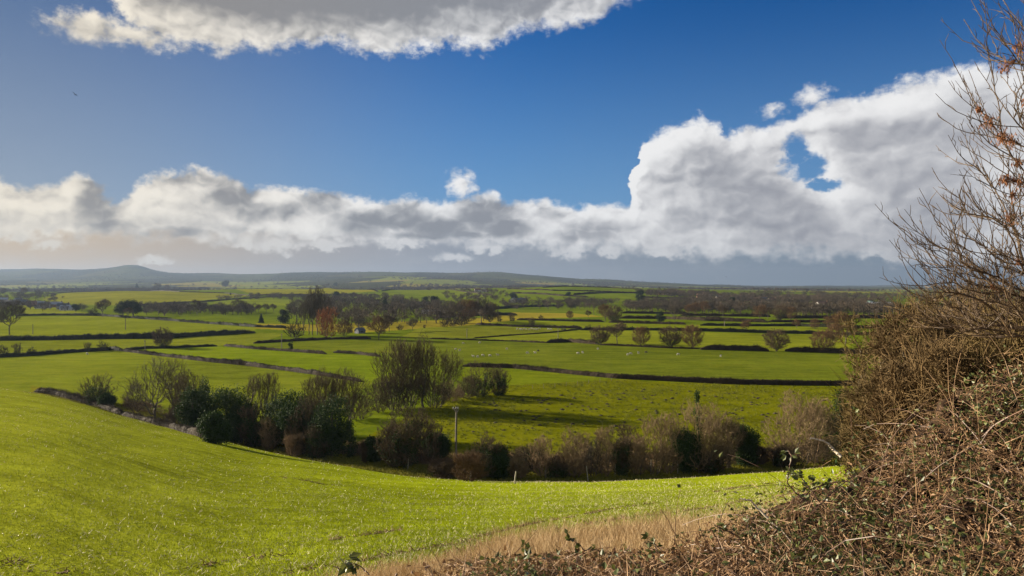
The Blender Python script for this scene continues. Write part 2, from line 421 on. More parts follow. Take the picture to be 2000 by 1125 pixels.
FIELDS = [  # each field's outline (as seen from the viewpoint, laid on the ground) and the colour of its grass
 ([(-300,640),(-300,770),(75,768),(230,812),(420,850),(640,800),(730,748),(600,732),(470,710),(330,696),(230,683),(90,690),(0,697)], (0.125,0.160,0.034)),
 ([(250,684),(424,676),(500,683),(637,692),(735,696),(905,714),(820,742),(735,746),(600,728),(470,711)], (0.115,0.165,0.018)),
 ([(-200,666),(495,650),(560,652),(500,672),(424,676),(215,684),(0,696),(-200,700)], (0.135,0.165,0.034)),
 ([(-200,618),(200,617),(350,627),(500,640),(495,648),(320,659),(-200,666)], (0.140,0.175,0.030)),
 ([(40,592),(90,596),(150,608),(200,614),(40,616)], (0.15,0.18,0.03)),
 ([(80,585),(130,572),(230,567),(350,569),(495,578),(350,591),(240,597),(140,594)], (0.150,0.165,0.030)),
 ([(390,566),(500,563),(680,563),(735,569),(640,575),(500,577)], (0.165,0.175,0.026)),
 ([(420,588),(520,581),(600,588),(560,597),(420,600)], (0.12,0.16,0.025)),
 ([(500,632),(620,634),(960,620),(1000,610),(1120,612),(1180,618),(1000,626),(900,637),(700,650),(500,642)], (0.200,0.180,0.048)),
 ([(735,690),(560,684),(500,676),(600,664),(740,664),(905,665),(1070,669),(1370,683),(1660,690),(1660,752),(1300,743),(1100,729),(905,714)], (0.092,0.122,0.026)),
 ([(820,640),(930,636),(1135,643),(1075,650),(930,661),(780,660)], (0.135,0.160,0.036)),
 ([(930,661),(1075,650),(1135,645),(1500,652),(1660,654),(1660,688),(1370,682),(1070,668)], (0.135,0.165,0.030)),
 ([(930,632),(1010,626),(1330,634),(1660,640),(1660,652),(1250,644),(1135,641)], (0.13,0.165,0.022)),
 ([(905,716),(1100,730),(1200,741),(1000,752),(960,760),(900,740)], (0.120,0.160,0.018)),
 ([(1200,741),(1300,745),(1660,755),(1700,905),(1550,920),(1150,940),(830,930),(700,860),(870,780),(1000,752)], (0.108, 0.124, 0.008)),
 ([(770,568),(830,566),(960,577),(950,584),(860,580)], (0.10,0.14,0.022)),
 ([(1000,563),(1150,568),(1250,571),(1230,583),(1100,578),(1000,572)], (0.10,0.145,0.020)),
 ([(1230,577),(1600,596),(1600,604),(1340,583)], (0.15,0.17,0.03)),
]
for poly, c in FIELDS:
    w = [at(*p)[:2] for p in poly]
    col[inside(w, tx, ty)] = c
# beyond three kilometres: a patchwork of small fields between dark woods
_f = np.clip((rad - 2300)/900, 0, 1)
_rg = np.random.default_rng(5)
cell = (np.floor((tx + 130*wob(tx, ty, .004, 8))/330).astype(int)*7919 + np.floor((ty + 190*wob(tx, ty, .003, 9))/620).astype(int)*104729)
hsh = ((cell*2654435761) % 1000003)/1000003.0
patch = np.where((hsh < 0.40)[:, None], np.array([[0.125, 0.155, 0.030]]), np.where((hsh < 0.52)[:, None], np.array([[0.17, 0.155, 0.06]]), np.array([[0.026, 0.030, 0.020]])))
far_hill = np.clip((rad - 6200)/700, 0, 1)[:, None]
patch = patch*(1 - far_hill*0.8) + np.array([[0.016, 0.020, 0.017]])*far_hill*0.8
keep = (_f[:, None])
col = col*(1 - keep) + patch*keep
# the sown field on the slope, its headland track and the rough bank
t_in = rad/Rt
slope = (rad > rbt) & (t_in < 1.0) & (np.abs(taz) < 1.2)
col[slope] = (0.178, 0.216, 0.006)
lft = slope & (taz < -0.12); k = np.clip((-taz - 0.12)/0.35, 0, 1)[:, None]
col[lft] = (col*(1 - k) + np.array([[0.180, 0.200, 0.014]])*k)[lft]
col[(t_in > 0.985) & (t_in < 1.07) & (rad > 60) & (np.abs(taz) < 0.7) & (taz > -0.56)] = (0.150, 0.150, 0.034)
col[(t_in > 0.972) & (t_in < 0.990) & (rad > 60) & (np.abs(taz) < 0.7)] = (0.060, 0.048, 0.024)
col[(rad <= rbt)] = (0.34, 0.25, 0.13)
col[(np.abs(taz) >= 1.2) & (rad < 250)] = (0.14, 0.12, 0.05)
rows = np.stack([t_in*np.minimum(Rt, 140.0), taz*60.0, np.where(slope, 1.0, 0.0)], -1)
valley = ~slope & (rad > rbt)
col[valley] = col[valley]*np.array([[0.90, 0.84, 0.28]])
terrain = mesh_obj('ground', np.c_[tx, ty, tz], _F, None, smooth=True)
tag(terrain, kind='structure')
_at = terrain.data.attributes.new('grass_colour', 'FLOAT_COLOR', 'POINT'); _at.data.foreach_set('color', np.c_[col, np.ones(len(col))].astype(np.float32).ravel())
_at = terrain.data.attributes.new('drill_rows', 'FLOAT_VECTOR', 'POINT'); _at.data.foreach_set('vector', rows.astype(np.float32).ravel())
m, b = new_mat('ground_grass')
at1 = nd(m, 'ShaderNodeAttribute'); at1.attribute_name = 'grass_colour'
at2 = nd(m, 'ShaderNodeAttribute'); at2.attribute_name = 'drill_rows'
geo = nd(m, 'ShaderNodeNewGeometry'); gp = geo.outputs['Position']
gx, gy, gz = xsplit(gp)
nA = xnoise(gp, 0.012, 3, 0.55); nB = xnoise(gp, 0.11, 4, 0.6); nC = xnoise(gp, 0.9, 4, 0.65); nD = xnoise(gp, 7.0, 3, 0.7)
r1, r2, r3 = xsplit(at2.outputs['Vector'])
streak = xnoise(xvec(r1*1.1, r2*0.10, 0.0), 1.0, 5, 0.65)*0.55 + xnoise(xvec(r1*0.33, r2*0.045, 5.0), 1.0, 4, 0.6)*0.45
mead = xnoise(xvec(gx*0.05, gy*0.22 + gx*0.02, gz), 1.0, 4, 0.6)
val = 1.0 + (nA - .5)*1.0 + (nB - .5)*0.75 + (nC - .5)*0.75 + (nD - .5)*0.7 + (mead - .5)*1.0*(1.0 - r3) + (streak - .5)*1.9*r3
c = xmul(at1.outputs['Color'], xvec(val, val, val))
yel = ((nB - .5)*2.2 + (nA - .5)*1.6 + (nC - .5)*1.2).clamp()
c = xmix(yel*0.42, c, (0.150, 0.125, 0.012))
soil = (r3*((streak - 0.60)*5.0 + (nC - .5)*1.4)).clamp()
c = xmix(soil*0.62, c, (0.080, 0.070, 0.012))
link(m, c, b.inputs['Base Color']); b.inputs['Roughness'].default_value = 1.0; b.inputs['Specular IOR Level'].default_value = 0.0
bm = nd(m, 'ShaderNodeBump'); bm.inputs['Strength'].default_value = 0.55; bm.inputs['Distance'].default_value = 0.35
link(m, nC*0.7 + nD*0.25 + nB*1.5, bm.inputs['Height']); link(m, bm.outputs[0], b.inputs['Normal'])
terrain.data.materials.append(m)

# ------------------------------------------------------------------ plant builders
BARK = plain('grey_bark', (0.060, 0.050, 0.038), (0.120, 0.100, 0.075), 3.0)
TWIG = plain('brown_twigs', (0.046, 0.032, 0.018), (0.105, 0.072, 0.038), 0.5)
TWIGRED = plain('russet_twigs', (0.070, 0.040, 0.018), (0.145, 0.086, 0.036), 0.5)
TWIGGREY = plain('grey_twigs', (0.048, 0.040, 0.029), (0.098, 0.080, 0.056), 0.4)
HAW = plain('hawthorn_twigs', (0.110, 0.076, 0.040), (0.270, 0.190, 0.108), 0.7)
ORANGE = plain('orange_willow_twigs', (0.16, 0.060, 0.020), (0.27, 0.108, 0.038), 0.3)
IVY = plain('ivy_leaves', (0.012, 0.028, 0.008), (0.040, 0.066, 0.016), 0.9, rough=0.7, spec=0.08, transl=0.12, per_island=0.5)
EVER = plain('evergreen_leaves', (0.010, 0.020, 0.010), (0.026, 0.042, 0.016), 0.5, transl=0.1)
HEDGE = plain('hedge_twigs', (0.016, 0.012, 0.006), (0.046, 0.031, 0.015), 0.35, detail=5)
HEDGEG = plain('green_hedge', (0.011, 0.016, 0.006), (0.030, 0.031, 0.013), 0.25, detail=5)
WOOD = plain('winter_woodland', (0.024, 0.021, 0.015), (0.090, 0.068, 0.045), 0.035, detail=6)

def lump_points(rng, lumps, n, shell=0.55):
    """points inside a union of ellipsoids (cx,cy,cz,rx,ry,rz), denser towards their skins"""
    L = np.asarray(lumps, float); vol = np.prod(L[:, 3:], axis=1)**0.8
    k = rng.choice(len(L), n, p=vol/vol.sum())
    rr = rng.uniform(0, 1, n)**(1/3.0); rr = np.where(rng.uniform(0, 1, n) < shell, 0.72 + 0.28*rng.uniform(0, 1, n), rr)
    return L[k, :3] + rand_dirs(rng, n)*rr[:, None]*L[k, 3:]
def crown_lumps(rng, H, W, low=0.25, n=9, D=None):
    """the uneven crown of a spreading tree of height H, width W"""
    D = D or W; c = (low*H + H)/2; rz = (H - low*H)/2
    out = [(0, 0, c, W*0.33, D*0.33, rz*0.85)]
    if low < .1: out.append((0, 0, .20*H, W*0.40, D*0.40, .20*H))
    for i in range(n):
        a = 2*math.pi*(i + rng.uniform(-.3, .3))/n; e = rng.uniform(-0.8, 1.0)
        k = math.sqrt(max(0.05, 1 - e*e*0.75))*0.36
        s = rng.uniform(0.15, 0.25)
        out.append((math.cos(a)*W*k, math.sin(a)*D*k, c + e*rz*0.68, W*s, D*s, rz*rng.uniform(0.25, 0.42)))
    return out
def branch_tree(rng, pts, stems, bf=0.45, tip=0.012, expo=2.35, down=1.6):
    """joins points to the nearest limb by shortest wood plus shortest way to the root; returns nodes, parents, radii"""
    P = []; par = []; plen = []
    for st in stems:
        for q, p in enumerate(st):
            P.append(p)
            if q == 0: par.append(-1); plen.append(0.0)
            else: par.append(len(P) - 2); plen.append(plen[-1] + float(np.linalg.norm(np.subtract(p, st[q-1]))))
    n0 = len(P); N = n0 + len(pts)
    A = np.zeros((N, 3)); A[:n0] = P; PL = np.zeros(N); PL[:n0] = plen; PA = np.full(N, -1); PA[:n0] = par
    base = A[:n0].mean(0)
    order = np.argsort(np.linalg.norm(pts - A[0], axis=1) + rng.uniform(0, .05, len(pts)))
    n = n0
    for q in order:
        d = A[:n] - pts[q]; L = np.sqrt((d*d).sum(1)); cost = L + bf*PL[:n] + down*np.maximum(d[:, 2], 0)
        j = int(cost.argmin()); A[n] = pts[q]; PA[n] = j; PL[n] = PL[j] + L[j]; n += 1
    acc = np.zeros(N); kids = np.zeros(N, int)
    for i in range(N - 1, -1, -1):
        if acc[i] == 0: acc[i] = tip**expo
        if PA[i] >= 0: acc[PA[i]] += acc[i]; kids[PA[i]] += 1
    main = np.full(N, -1)
    for i in range(N):
        p = PA[i]
        if p >= 0 and (main[p] < 0 or acc[i] > acc[main[p]]): main[p] = i
    ok = np.nonzero((PA >= 0) & (main >= 0))[0]
    for _ in range(2): A[ok] = .5*A[ok] + .25*A[PA[ok]] + .25*A[main[ok]]
    return A, PA, acc**(1/expo), kids
def limbs(rng, A, PA, Rd, bend=0.09):
    """tube segments for every limb, each bent once in the middle"""
    c = np.nonzero(PA >= 0)[0]; p = PA[c]
    P0, P1 = A[p], A[c]; L = np.linalg.norm(P1 - P0, axis=1)
    r1 = Rd[c]; r0 = np.minimum(Rd[p], r1*1.35)
    M = (P0 + P1)/2 + rng.normal(size=P0.shape)*(L*bend)[:, None]; rm = (r0 + r1)/2
    return np.r_[P0, M], np.r_[M, P1], np.r_[r0, rm], np.r_[rm, r1], L
def slivers(P, D, L, W, rng):
    """twigs as thin three-sided spikes"""
    n = len(P); a = perp(rng, D); b = np.cross(D, a); V = np.zeros((n, 4, 3)); W = np.broadcast_to(W, (n,))[:, None]; L = np.broadcast_to(L, (n,))[:, None]
    V[:, 0] = P + a*W*.5; V[:, 1] = P - a*W*.25 + b*W*.43; V[:, 2] = P - a*W*.25 - b*W*.43; V[:, 3] = P + D*L
    k = (np.arange(n)*4)[:, None, None]
    F = (k + np.array([[0, 1, 3], [1, 2, 3], [2, 0, 3]])[None]).reshape(-1, 3)
    return V.reshape(-1, 3), F
def twigs_on(rng, A, PA, Rd, thick, per, length, width, up=0.35, curl=0.5):
    """side twigs on every limb thinner than thick"""
    c = np.nonzero((PA >= 0) & (Rd < thick))[0]
    c = np.repeat(c, per); p = PA[c]; t = rng.uniform(0, 1, len(c))[:, None]
    B = A[p]*(1 - t) + A[c]*t; d = A[c] - A[p]; d /= np.maximum(np.linalg.norm(d, axis=1, keepdims=True), 1e-6)
    D = d*rng.uniform(0.3, 1.2, (len(c), 1)) + rand_dirs(rng, len(c))*curl*1.4 + np.array([0, 0, up]); D /= np.linalg.norm(D, axis=1, keepdims=True)
    return B, D, length*(rng.uniform(0.35, 1.0, len(c)) + (rng.uniform(0, 1, len(c)) < .12)*rng.uniform(.4, 1.5, len(c))), width
def leaf_clumps(rng, pts, per, spread, size):
    """small leaf-sized faces gathered round every point"""
    P = np.repeat(pts, per, axis=0); P = P + rng.normal(size=P.shape)*spread
    D = rand_dirs(rng, len(P)); D[:, 2] -= 0.3; D /= np.linalg.norm(D, axis=1, keepdims=True)
    return leaf_quads(P, D, perp(rng, D), size*rng.uniform(0.6, 1.3, len(P)), size*rng.uniform(0.5, 0.9, len(P)), 0.12)

def fit(p, H, W, low, keep, trim):
    """stretches crown points to the full height and width"""
    if not keep:
        t = np.percentile(p[:, 2], 99.5); lo = np.percentile(p[:, 2], 1); p[:, 2] = lo + (p[:, 2] - lo)*(H - trim - lo)/(t - lo)
        for a in (0, 1):
            s_ = np.percentile(np.abs(p[:, a]), 98); p[:, a] *= min(1.45, max(.8, (W/2 - trim*.6)/s_)) if a == 0 else min(1.2, (W/2 - trim*.6)/s_)
    p[:, 2] = np.maximum(p[:, 2], low*H); return p
def kinked(B, D, L, w, rng, up=.3, k=3):
    """twigs with a bend: two tapering pieces each"""
    n = len(B); q = B + D*(L*.5)[:, None]; e = D*.8 + rand_dirs(rng, n)*.55 + np.array([0, 0, up]); e /= np.linalg.norm(e, axis=1, keepdims=True); e = q + e*(L*.5)[:, None]
    w = np.broadcast_to(w, (n,)); return tubes(np.r_[B, q], np.r_[q, e], np.r_[w*.5, w*.42], np.r_[w*.42, w*.2], k)
PROTO = {}
def make_tree(key, name, seed, H, W, n=700, low=0.22, fork=0.2, stems=1, tip=0.012, per=2, tl=0.9, tw=0.03, bark=None, twig=None, ivy=0, ivy_h=0.5, D=None, up=0.3, bf=0.45, lumps=None, lean=0.0, bias=None, down=1.6, curl=.5, kink=False, ivy_size=0.26, thick=0.05, ivy_mat=None, shell=0.6, nl=9, expo=2.35):
    """a leafless tree or bush: trunk and limbs in one part, twigs in another, ivy (if any) in a third"""
    rng = np.random.default_rng(seed)
    L = lumps or crown_lumps(rng, H, W, low, nl, D)
    pts = fit(lump_points(rng, L, n, shell), H, W, 0.06, lumps, tl*.35)
    st = []
    for s in range(stems):
        a = 2*math.pi*s/max(stems, 1) + rng.uniform(0, 1); o = 0.0 if stems == 1 else W*0.10
        b = np.array([math.cos(a)*o, math.sin(a)*o, -0.25]); q = [b]
        m = 4
        for i in range(1, m + 1):
            sp = (i/m)*(0.0 if stems == 1 else W*0.12)
            q.append(np.array([b[0] + math.cos(a)*sp + rng.normal()*0.015*H + lean*H*fork*i/m, b[1] + math.sin(a)*sp + rng.normal()*0.015*H, H*fork*i/m]))
        st.append(q)
    A, PA, Rd, kids = branch_tree(rng, pts, st, bf, tip, expo, down)
    P0, P1, R0, R1, LL = limbs(rng, A, PA, Rd)
    big = R1 > thick
    root = empty(name)
    sid = np.zeros(len(A), int)
    for i in range(len(A)): sid[i] = i if PA[i] < 0 else sid[PA[i]]
    ss = sid[np.nonzero(PA >= 0)[0]]; ss = np.r_[ss, ss]
    for q in np.unique(ss[big]):
        b_ = big & (ss == q); v, f = tubes(P0[b_], P1[b_], R0[b_], R1[b_], 6); mesh_obj('trunk', v, f, bark or BARK, root, True)
    g = Geo(); sm = ~big
    v, f = tubes(P0[sm], P1[sm], R0[sm], R1[sm], 3); g.add(v, f)
    B, Dr, Lr, Wr = twigs_on(rng, A, PA, Rd, thick*0.9, per, tl, tw, up, curl)
    if bias is not None: Dr = Dr + np.array(bias); Dr /= np.linalg.norm(Dr, axis=1, keepdims=True)
    v, f = kinked(B, Dr, Lr, Wr, rng, up) if kink else slivers(B, Dr, Lr, Wr, rng); g.add(v, f)
    g.build('crown', twig or TWIG, root)
    if ivy:
        big_i = np.nonzero((PA >= 0) & (A[:, 2] < H*ivy_h) & (Rd > tip*2.0))[0]
        if len(big_i):
            k = rng.choice(big_i, ivy); t = rng.uniform(0, 1, ivy)[:, None]
            c = A[PA[k]]*(1 - t) + A[k]*t
            v, f = leaf_clumps(rng, c, 16, 0.05*H**0.5 + 0.16, ivy_size); mesh_obj('ivy', v, f, ivy_mat or IVY, root)
    PROTO[key] = (root, H, False)
    return root
def make_evergreen(key, name, seed, H, W, n=420, shape='round', size=0.34, mat=None, per=14):
    """a dense dark crown of leaf clumps over a short trunk"""
    rng = np.random.default_rng(seed)
    if shape == 'cone':
        h = 1 - rng.uniform(0, 1, n)**0.6; a = rng.uniform(0, 6.283, n); r = (1 - h)*W/2*rng.uniform(.55, 1.05, n)*(1 + .25*np.sin(h*34)) + 0.1
        pts = np.c_[np.cos(a)*r, np.sin(a)*r, 0.06*H + h*0.92*H]
    elif shape == 'col':
        h = rng.uniform(0, 1, n); a = rng.uniform(0, 6.283, n); r = W/2*rng.uniform(.2, .9, n)*(.75 + .45*np.sin(h*9 + seed)*np.sin(h*23)) * (1 - .5*h**4)
        pts = np.c_[np.cos(a)*r + .12*W*np.sin(h*5), np.sin(a)*r, h*.97*H]
    else:
        pts = fit(lump_points(rng, crown_lumps(rng, H, W, 0.04 if shape == 'bush' else 0.12, 10), n, 0.8), H, W, 0.03, None, .1)
    root = empty(name)
    v, f = tubes([(0, 0, -0.2), (0, 0, H*.3)], [(0, 0, H*.3), (0, 0, H*.75)], [W*.05, W*.04], [W*.04, W*.02], 6); mesh_obj('trunk', v, f, BARK, root, True)
    v, f = leaf_clumps(rng, pts, per, 0.05*W + .12, size); mesh_obj('crown', v, f, mat or EVER, root)
    PROTO[key] = (root, H, False)
    return root
def put(key, p, h, label, cat='tree', group=None, rz=None, wide=1.0, name=None):
    """stands a tree of this kind, h metres high, at ground point p"""
    root, H, used = PROTO[key]
    if used:
        c = root.copy(); COL.objects.link(c)
        for ch in list(root.children):
            d = ch.copy(); COL.objects.link(d); d.parent = c
        root = c
    else: PROTO[key] = (root, H, True)
    if name: root.name = name
    s = h/H; root.scale = (s*wide, s*wide, s); root.location = (p[0], p[1], p[2]); root.rotation_euler = (0, 0, prng.uniform(0, 6.28) if rz is None else rz)
    for k in ('label', 'category', 'group'):
        if k in root: del root[k]
    return tag(root, label, cat, group)
prng = random.Random(11)
def putpx(key, px, py, hpx, label, cat='tree', group=None, rz=None, wide=1.0, name=None):
    p = at(px, py); return put(key, p, hpx*p[1]/FPX, label, cat, group, rz, wide, name)

# ------------------------------------------------------------------ hedges
hrng = np.random.default_rng(21)
def hedge(pts, h, label, mat=None, w=None, group='field hedges', rough=0.42, name='hedge', twig=1.0, world=False):
    mat = mat or HEDGE
    """a hedge following the ground along a line of the photograph"""
    q = np.array([p if world else at(*p) for p in pts]); d = np.median(q[:, 1])
    seg = np.linalg.norm(np.diff(q[:, :2], axis=0), axis=1); cum = np.r_[0, np.cumsum(seg)]
    step = max(0.45, d/520.0); n = max(4, int(cum[-1]/step)); s = np.linspace(0, cum[-1], n)
    x = np.interp(s, cum, q[:, 0]); y = np.interp(s, cum, q[:, 1]); z = zf(x, y)
    tx_ = np.gradient(x); ty_ = np.gradient(y); L = np.hypot(tx_, ty_) + 1e-9; nx_, ny_ = -ty_/L, tx_/L
    w = w or h*0.75
    hh = h*(0.86 + rough*(0.5*wob(s, s*0, 0.45, 4) + 0.9*wob(s, s*0, 0.09, 5)) + hrng.normal(size=n)*rough*0.12)
    en = np.minimum(s, cum[-1] - s); hh = hh*np.clip(.35 + en/(2.2*h), 0, 1)
    prof = [(-0.66, -0.12), (-0.68, 0.40), (-0.50, 0.70), (-0.1, 0.80), (0.3, 0.76), (0.6, 0.5), (0.66, -0.12)]
    K = len(prof); V = np.zeros((n, K, 3))
    for i, (a, b) in enumerate(prof):
        ja = a*w/2*(1 + hrng.normal(size=n)*0.09); jb = b*hh*(1 + (hrng.normal(size=n)*0.05 if b > 0 else 0))
        V[:, i, 0] = x + nx_*ja; V[:, i, 1] = y + ny_*ja; V[:, i, 2] = z + jb
    i = np.arange(n - 1)[:, None]; k = np.arange(K - 1)[None]
    F = np.stack([i*K + k, (i+1)*K + k, (i+1)*K + k + 1, i*K + k + 1], -1).reshape(-1, 4)
    g = Geo(); g.add(V.reshape(-1, 3), F); g.add(V[0], [list(range(K))]); g.add(V[-1], [list(range(K))[::-1]])
    m_ = int(min(cum[-1]*(260 if d < 300 else 110)*twig, 42000)); t = hrng.uniform(0, n - 1.001, m_); ti = t.astype(int)
    kk = hrng.integers(0, K - 1, m_); uu = hrng.uniform(0, 1, (m_, 1)); P = V[ti, kk]*(1 - uu) + V[ti, kk + 1]*uu
    P = P + hrng.normal(size=P.shape)*h*.06; tl_ = np.clip(.6 + .9*wob(s, s*0, .21, 6) + .7*wob(s, s*0, .8, 7), .25, 2.0)[ti]
    D = rand_dirs(hrng, m_)*1.2 + np.array([0, 0, 0.5]); D /= np.linalg.norm(D, axis=1, keepdims=True)
    v, f = slivers(P, D, h*tl_*hrng.uniform(.14, .44, m_), max(0.022, d*0.00016)*hrng.uniform(.7, 1.5, m_), hrng); g.add(v, f)
    o = g.build(name, mat); return tag(o, label, 'hedge', group)

# ------------------------------------------------------------------ far-off woods: many small crowns read as one mass
wrng = np.random.default_rng(31)
def _twigpuff(seed, k=230):
    r = np.random.default_rng(seed); p = lump_points(r, crown_lumps(r, 1.0, 0.9, 0.14, 8), k, 0.6)
    D = p - np.array([0, 0, .25]); D /= np.linalg.norm(D, axis=1, keepdims=True); D = D + rand_dirs(r, k)*.5 + np.array([0, 0, .35]); D /= np.linalg.norm(D, axis=1, keepdims=True)
    v, f = slivers(p - D*.07, D, r.uniform(.10, .24, k), .020, r); q = lump_points(r, [(0, 0, .5, .22, .22, .3)], 26, .4); A = rand_dirs(r, 26)
    w, e = leaf_quads(q, A, perp(r, A), .10, .05, .1); t, tf = tubes([(0, 0, -.03)], [(0, 0, .5)], [.03], [.015], 4)
    e = np.r_[e + len(v), tf + len(v) + len(w)]; f = np.r_[np.c_[f, f[:, 2]], e]; return np.r_[v, w, t], f
def _puff(seed, k=64):
    r = np.random.default_rng(seed); L = crown_lumps(r, 1.0, 0.85, 0.18, 7); p = lump_points(r, L, k, 0.75)
    D = rand_dirs(r, k); U = perp(r, D); s = r.uniform(0.10, 0.24, k)
    v, f = leaf_quads(p, D, U, s, s*0.75, 0.15)
    t, tf = tubes([(0, 0, -.03)], [(0, 0, .5)], [.03], [.015], 4)
    return np.r_[v, t], np.r_[f, tf + len(v)]
PUFF = [_puff(s) for s in range(5)]; TPUFF = [_twigpuff(s) for s in range(5)]
def woodland(name, label, pos, hts, mat, wide=1.0, kinds=None):
    """pos (n,2) ground places, hts (n,) heights"""
    z = zf(pos[:, 0], pos[:, 1]); g = Geo(); kind = wrng.integers(0, 5, len(pos)); rot = wrng.uniform(0, 6.28, len(pos))
    for k in range(5):
        i = np.nonzero(kind == k)[0]
        if len(i) == 0: continue
        v, f = (kinds or TPUFF)[k]; c, s = np.cos(rot[i])[:, None], np.sin(rot[i])[:, None]; h = hts[i][:, None]
        V = np.stack([pos[i, 0][:, None] + (v[None, :, 0]*c - v[None, :, 1]*s)*h*wide, pos[i, 1][:, None] + (v[None, :, 0]*s + v[None, :, 1]*c)*h*wide, z[i][:, None] + v[None, :, 2]*h], -1)
        F = (f[None] + (np.arange(len(i))*len(v))[:, None, None]).reshape(-1, 4); tri = F[:, 2] == F[:, 3]
        g.add(V.reshape(-1, 3), F[~tri]) if (~tri).any() else None
        if tri.any(): g.f.setdefault(3, []).append(F[tri][:, :3] + g.n - len(V.reshape(-1, 3)))
    o = g.build(name, mat); return tag(o, label, 'woodland', None, 'stuff')
def scatter_px(rng, poly, n, y0=None, y1=None):
    """n ground places inside an outline of the photograph, spread evenly over its ground"""
    w = np.array([at(*p)[:2] for p in poly]); lo, hi = w.min(0), w.max(0); out = []
    while len(out) < n:
        q = rng.uniform(lo, hi, (n*4, 2)); q = q[inside([tuple(a) for a in w], q[:, 0], q[:, 1])]; out.extend(q.tolist())
    return np.array(out[:n])

# ------------------------------------------------------------------ hedges of the valley
H = hedge
H([(905,716),(1000,719),(1100,729),(1200,739),(1300,744),(1420,750),(1540,752),(1665,753),(1950,758)], 1.8, 'long trimmed brown hedge crossing the middle of the valley below the sheep pasture', rough=.2)
H([(438,676),(500,682),(560,686),(637,692)], 1.5, 'short brown hedge left of the gap above the bright green strip field')
H([(652,689),(700,692),(742,697)], 1.5, 'short brown hedge right of the gap running behind the tall tree group')
H([(240,686),(310,695),(400,706),(480,714),(560,724),(625,733),(705,746)], 1.6, 'brown hedge slanting down behind the bare oak to the tall tree group')
H([(-80,702),(0,698),(60,695),(130,689),(215,684),(240,686)], 2.0, 'dark hedge with bushes in it, above the big pale left field', mat=HEDGEG)
H([(240,686),(280,681),(340,680),(424,676)], 1.5, 'thin dark hedge along the foot of the lone ivied tree', mat=HEDGEG)
H([(-80,666),(0,665),(100,664),(200,662),(320,661),(430,654),(497,650)], 3.0, 'thick dark green hedge, widest of all, across the left fields', mat=HEDGEG)
H([(495,671),(560,667),(640,663),(725,662)], 1.6, 'dark hedge running from the lane to the foot of the orange willow')
H([(30,617),(110,616),(190,617),(240,620),(350,628),(450,635),(500,639),(560,641)], 2.4, 'dark hedge closing the far side of the pale field with the two poles', mat=HEDGEG)
H([(70,576),(130,572),(230,568),(350,570),(440,573),(497,578)], 2.4, 'dark hedge along the crest of the left hill field, below the white farmhouse')
H([(265,597),(350,592),(420,588),(500,582),(540,580)], 2.4, 'thin dark hedge at the foot of the left hill field')
H([(390,564),(500,564),(600,563),(680,564),(738,570)], 3.0, 'dark hedge on the skyline of the yellow-green ridge field')
H([(498,577),(600,577),(690,577)], 3.5, 'ragged dark hedge along the lower side of the ridge field')
H([(745,569),(830,565),(900,569),(962,577)], 2.5, 'dark hedge slanting over the smooth green middle hill field')
H([(1066,670),(1110,668),(1170,673)], 2.2, 'low scrubby brown hedge at the left foot of the row of round trees', rough=.5)
H([(1172,674),(1240,677),(1300,680),(1366,682)], 1.2, 'gappy low hedge joining the row of round trees', rough=.6)
H([(1369,683),(1440,684),(1502,686)], 2.9, 'square-cut dark hedge right of the row of round trees', rough=.3)
H([(1534,686),(1590,688),(1665,691),(1900,695)], 2.8, 'square-cut dark hedge ending at the right-hand thicket', rough=.3)
H([(840,662),(900,664),(1000,667),(1066,670)], 1.0, 'low ragged hedge bordering the top of the sheep pasture', rough=.5)
H([(925,661),(1000,655),(1075,650),(1137,643)], 0.8, 'faint thin hedge slanting between the two pale pastures')
H([(930,634),(1000,638),(1070,640),(1137,642)], 1.9, 'dark hedge above the upper flock of sheep')
H([(1134,645),(1250,645),(1370,647),(1440,649),(1520,651),(1668,654),(1950,658)], 2.2, 'thick dark hedge behind the row of round trees', mat=HEDGEG)
H([(1010,625),(1100,627),(1180,629)], 2.0, 'dark hedge left of the twin-crowned tree')
H([(1190,630),(1260,632),(1340,634)], 2.4, 'dark broken hedge right of the twin-crowned tree')
H([(1368,636),(1440,637),(1560,637),(1668,641),(2000,642)], 2.3, 'dark hedge under the reddish tree on the right fields', mat=HEDGEG)
H([(1212,622),(1300,623),(1400,627),(1500,630)], 3.2, 'dark hedge under the small dark round tree')
H([(1214,612),(1290,613),(1345,614)], 3.2, 'dark hedge along the lower edge of the grey wood')
H([(1330,617),(1420,618),(1505,619)], 3.4, 'long dark hedge in front of the right-hand parkland trees')
H([(1520,622),(1600,622),(1690,622),(2050,624)], 3.6, 'dark hedge right of the parkland trees')
H([(1500,629),(1560,630),(1640,630)], 2.5, 'short dark hedge below the parkland trees')
H([(1060,562),(1120,560),(1190,562),(1250,565)], 3.0, 'thin dark hedge along the top of the terraced hill')
H([(990,565),(1080,568),(1150,569),(1245,573)], 3.2, 'second dark hedge down the terraced hill')
H([(1000,573),(1060,575),(1100,578),(1150,581)], 3.2, 'dark hedge at the lower left of the terraced hill')
H([(1120,576),(1160,573),(1250,572),(1340,576)], 3.2, 'dark curved hedge across the terraced hill')
H([(1250,581),(1340,584),(1430,588)], 3.4, 'dark hedge below the village on the hill')
H([(850,622),(900,618),(960,616),(1010,616)], 3.0, 'dark hedge below the grey alders in the middle of the valley', mat=HEDGEG)
H([(905,612),(960,604),(1010,600),(1100,598)], 3.6, 'dark hedge rising from the alders to the terraced hill', mat=HEDGEG)

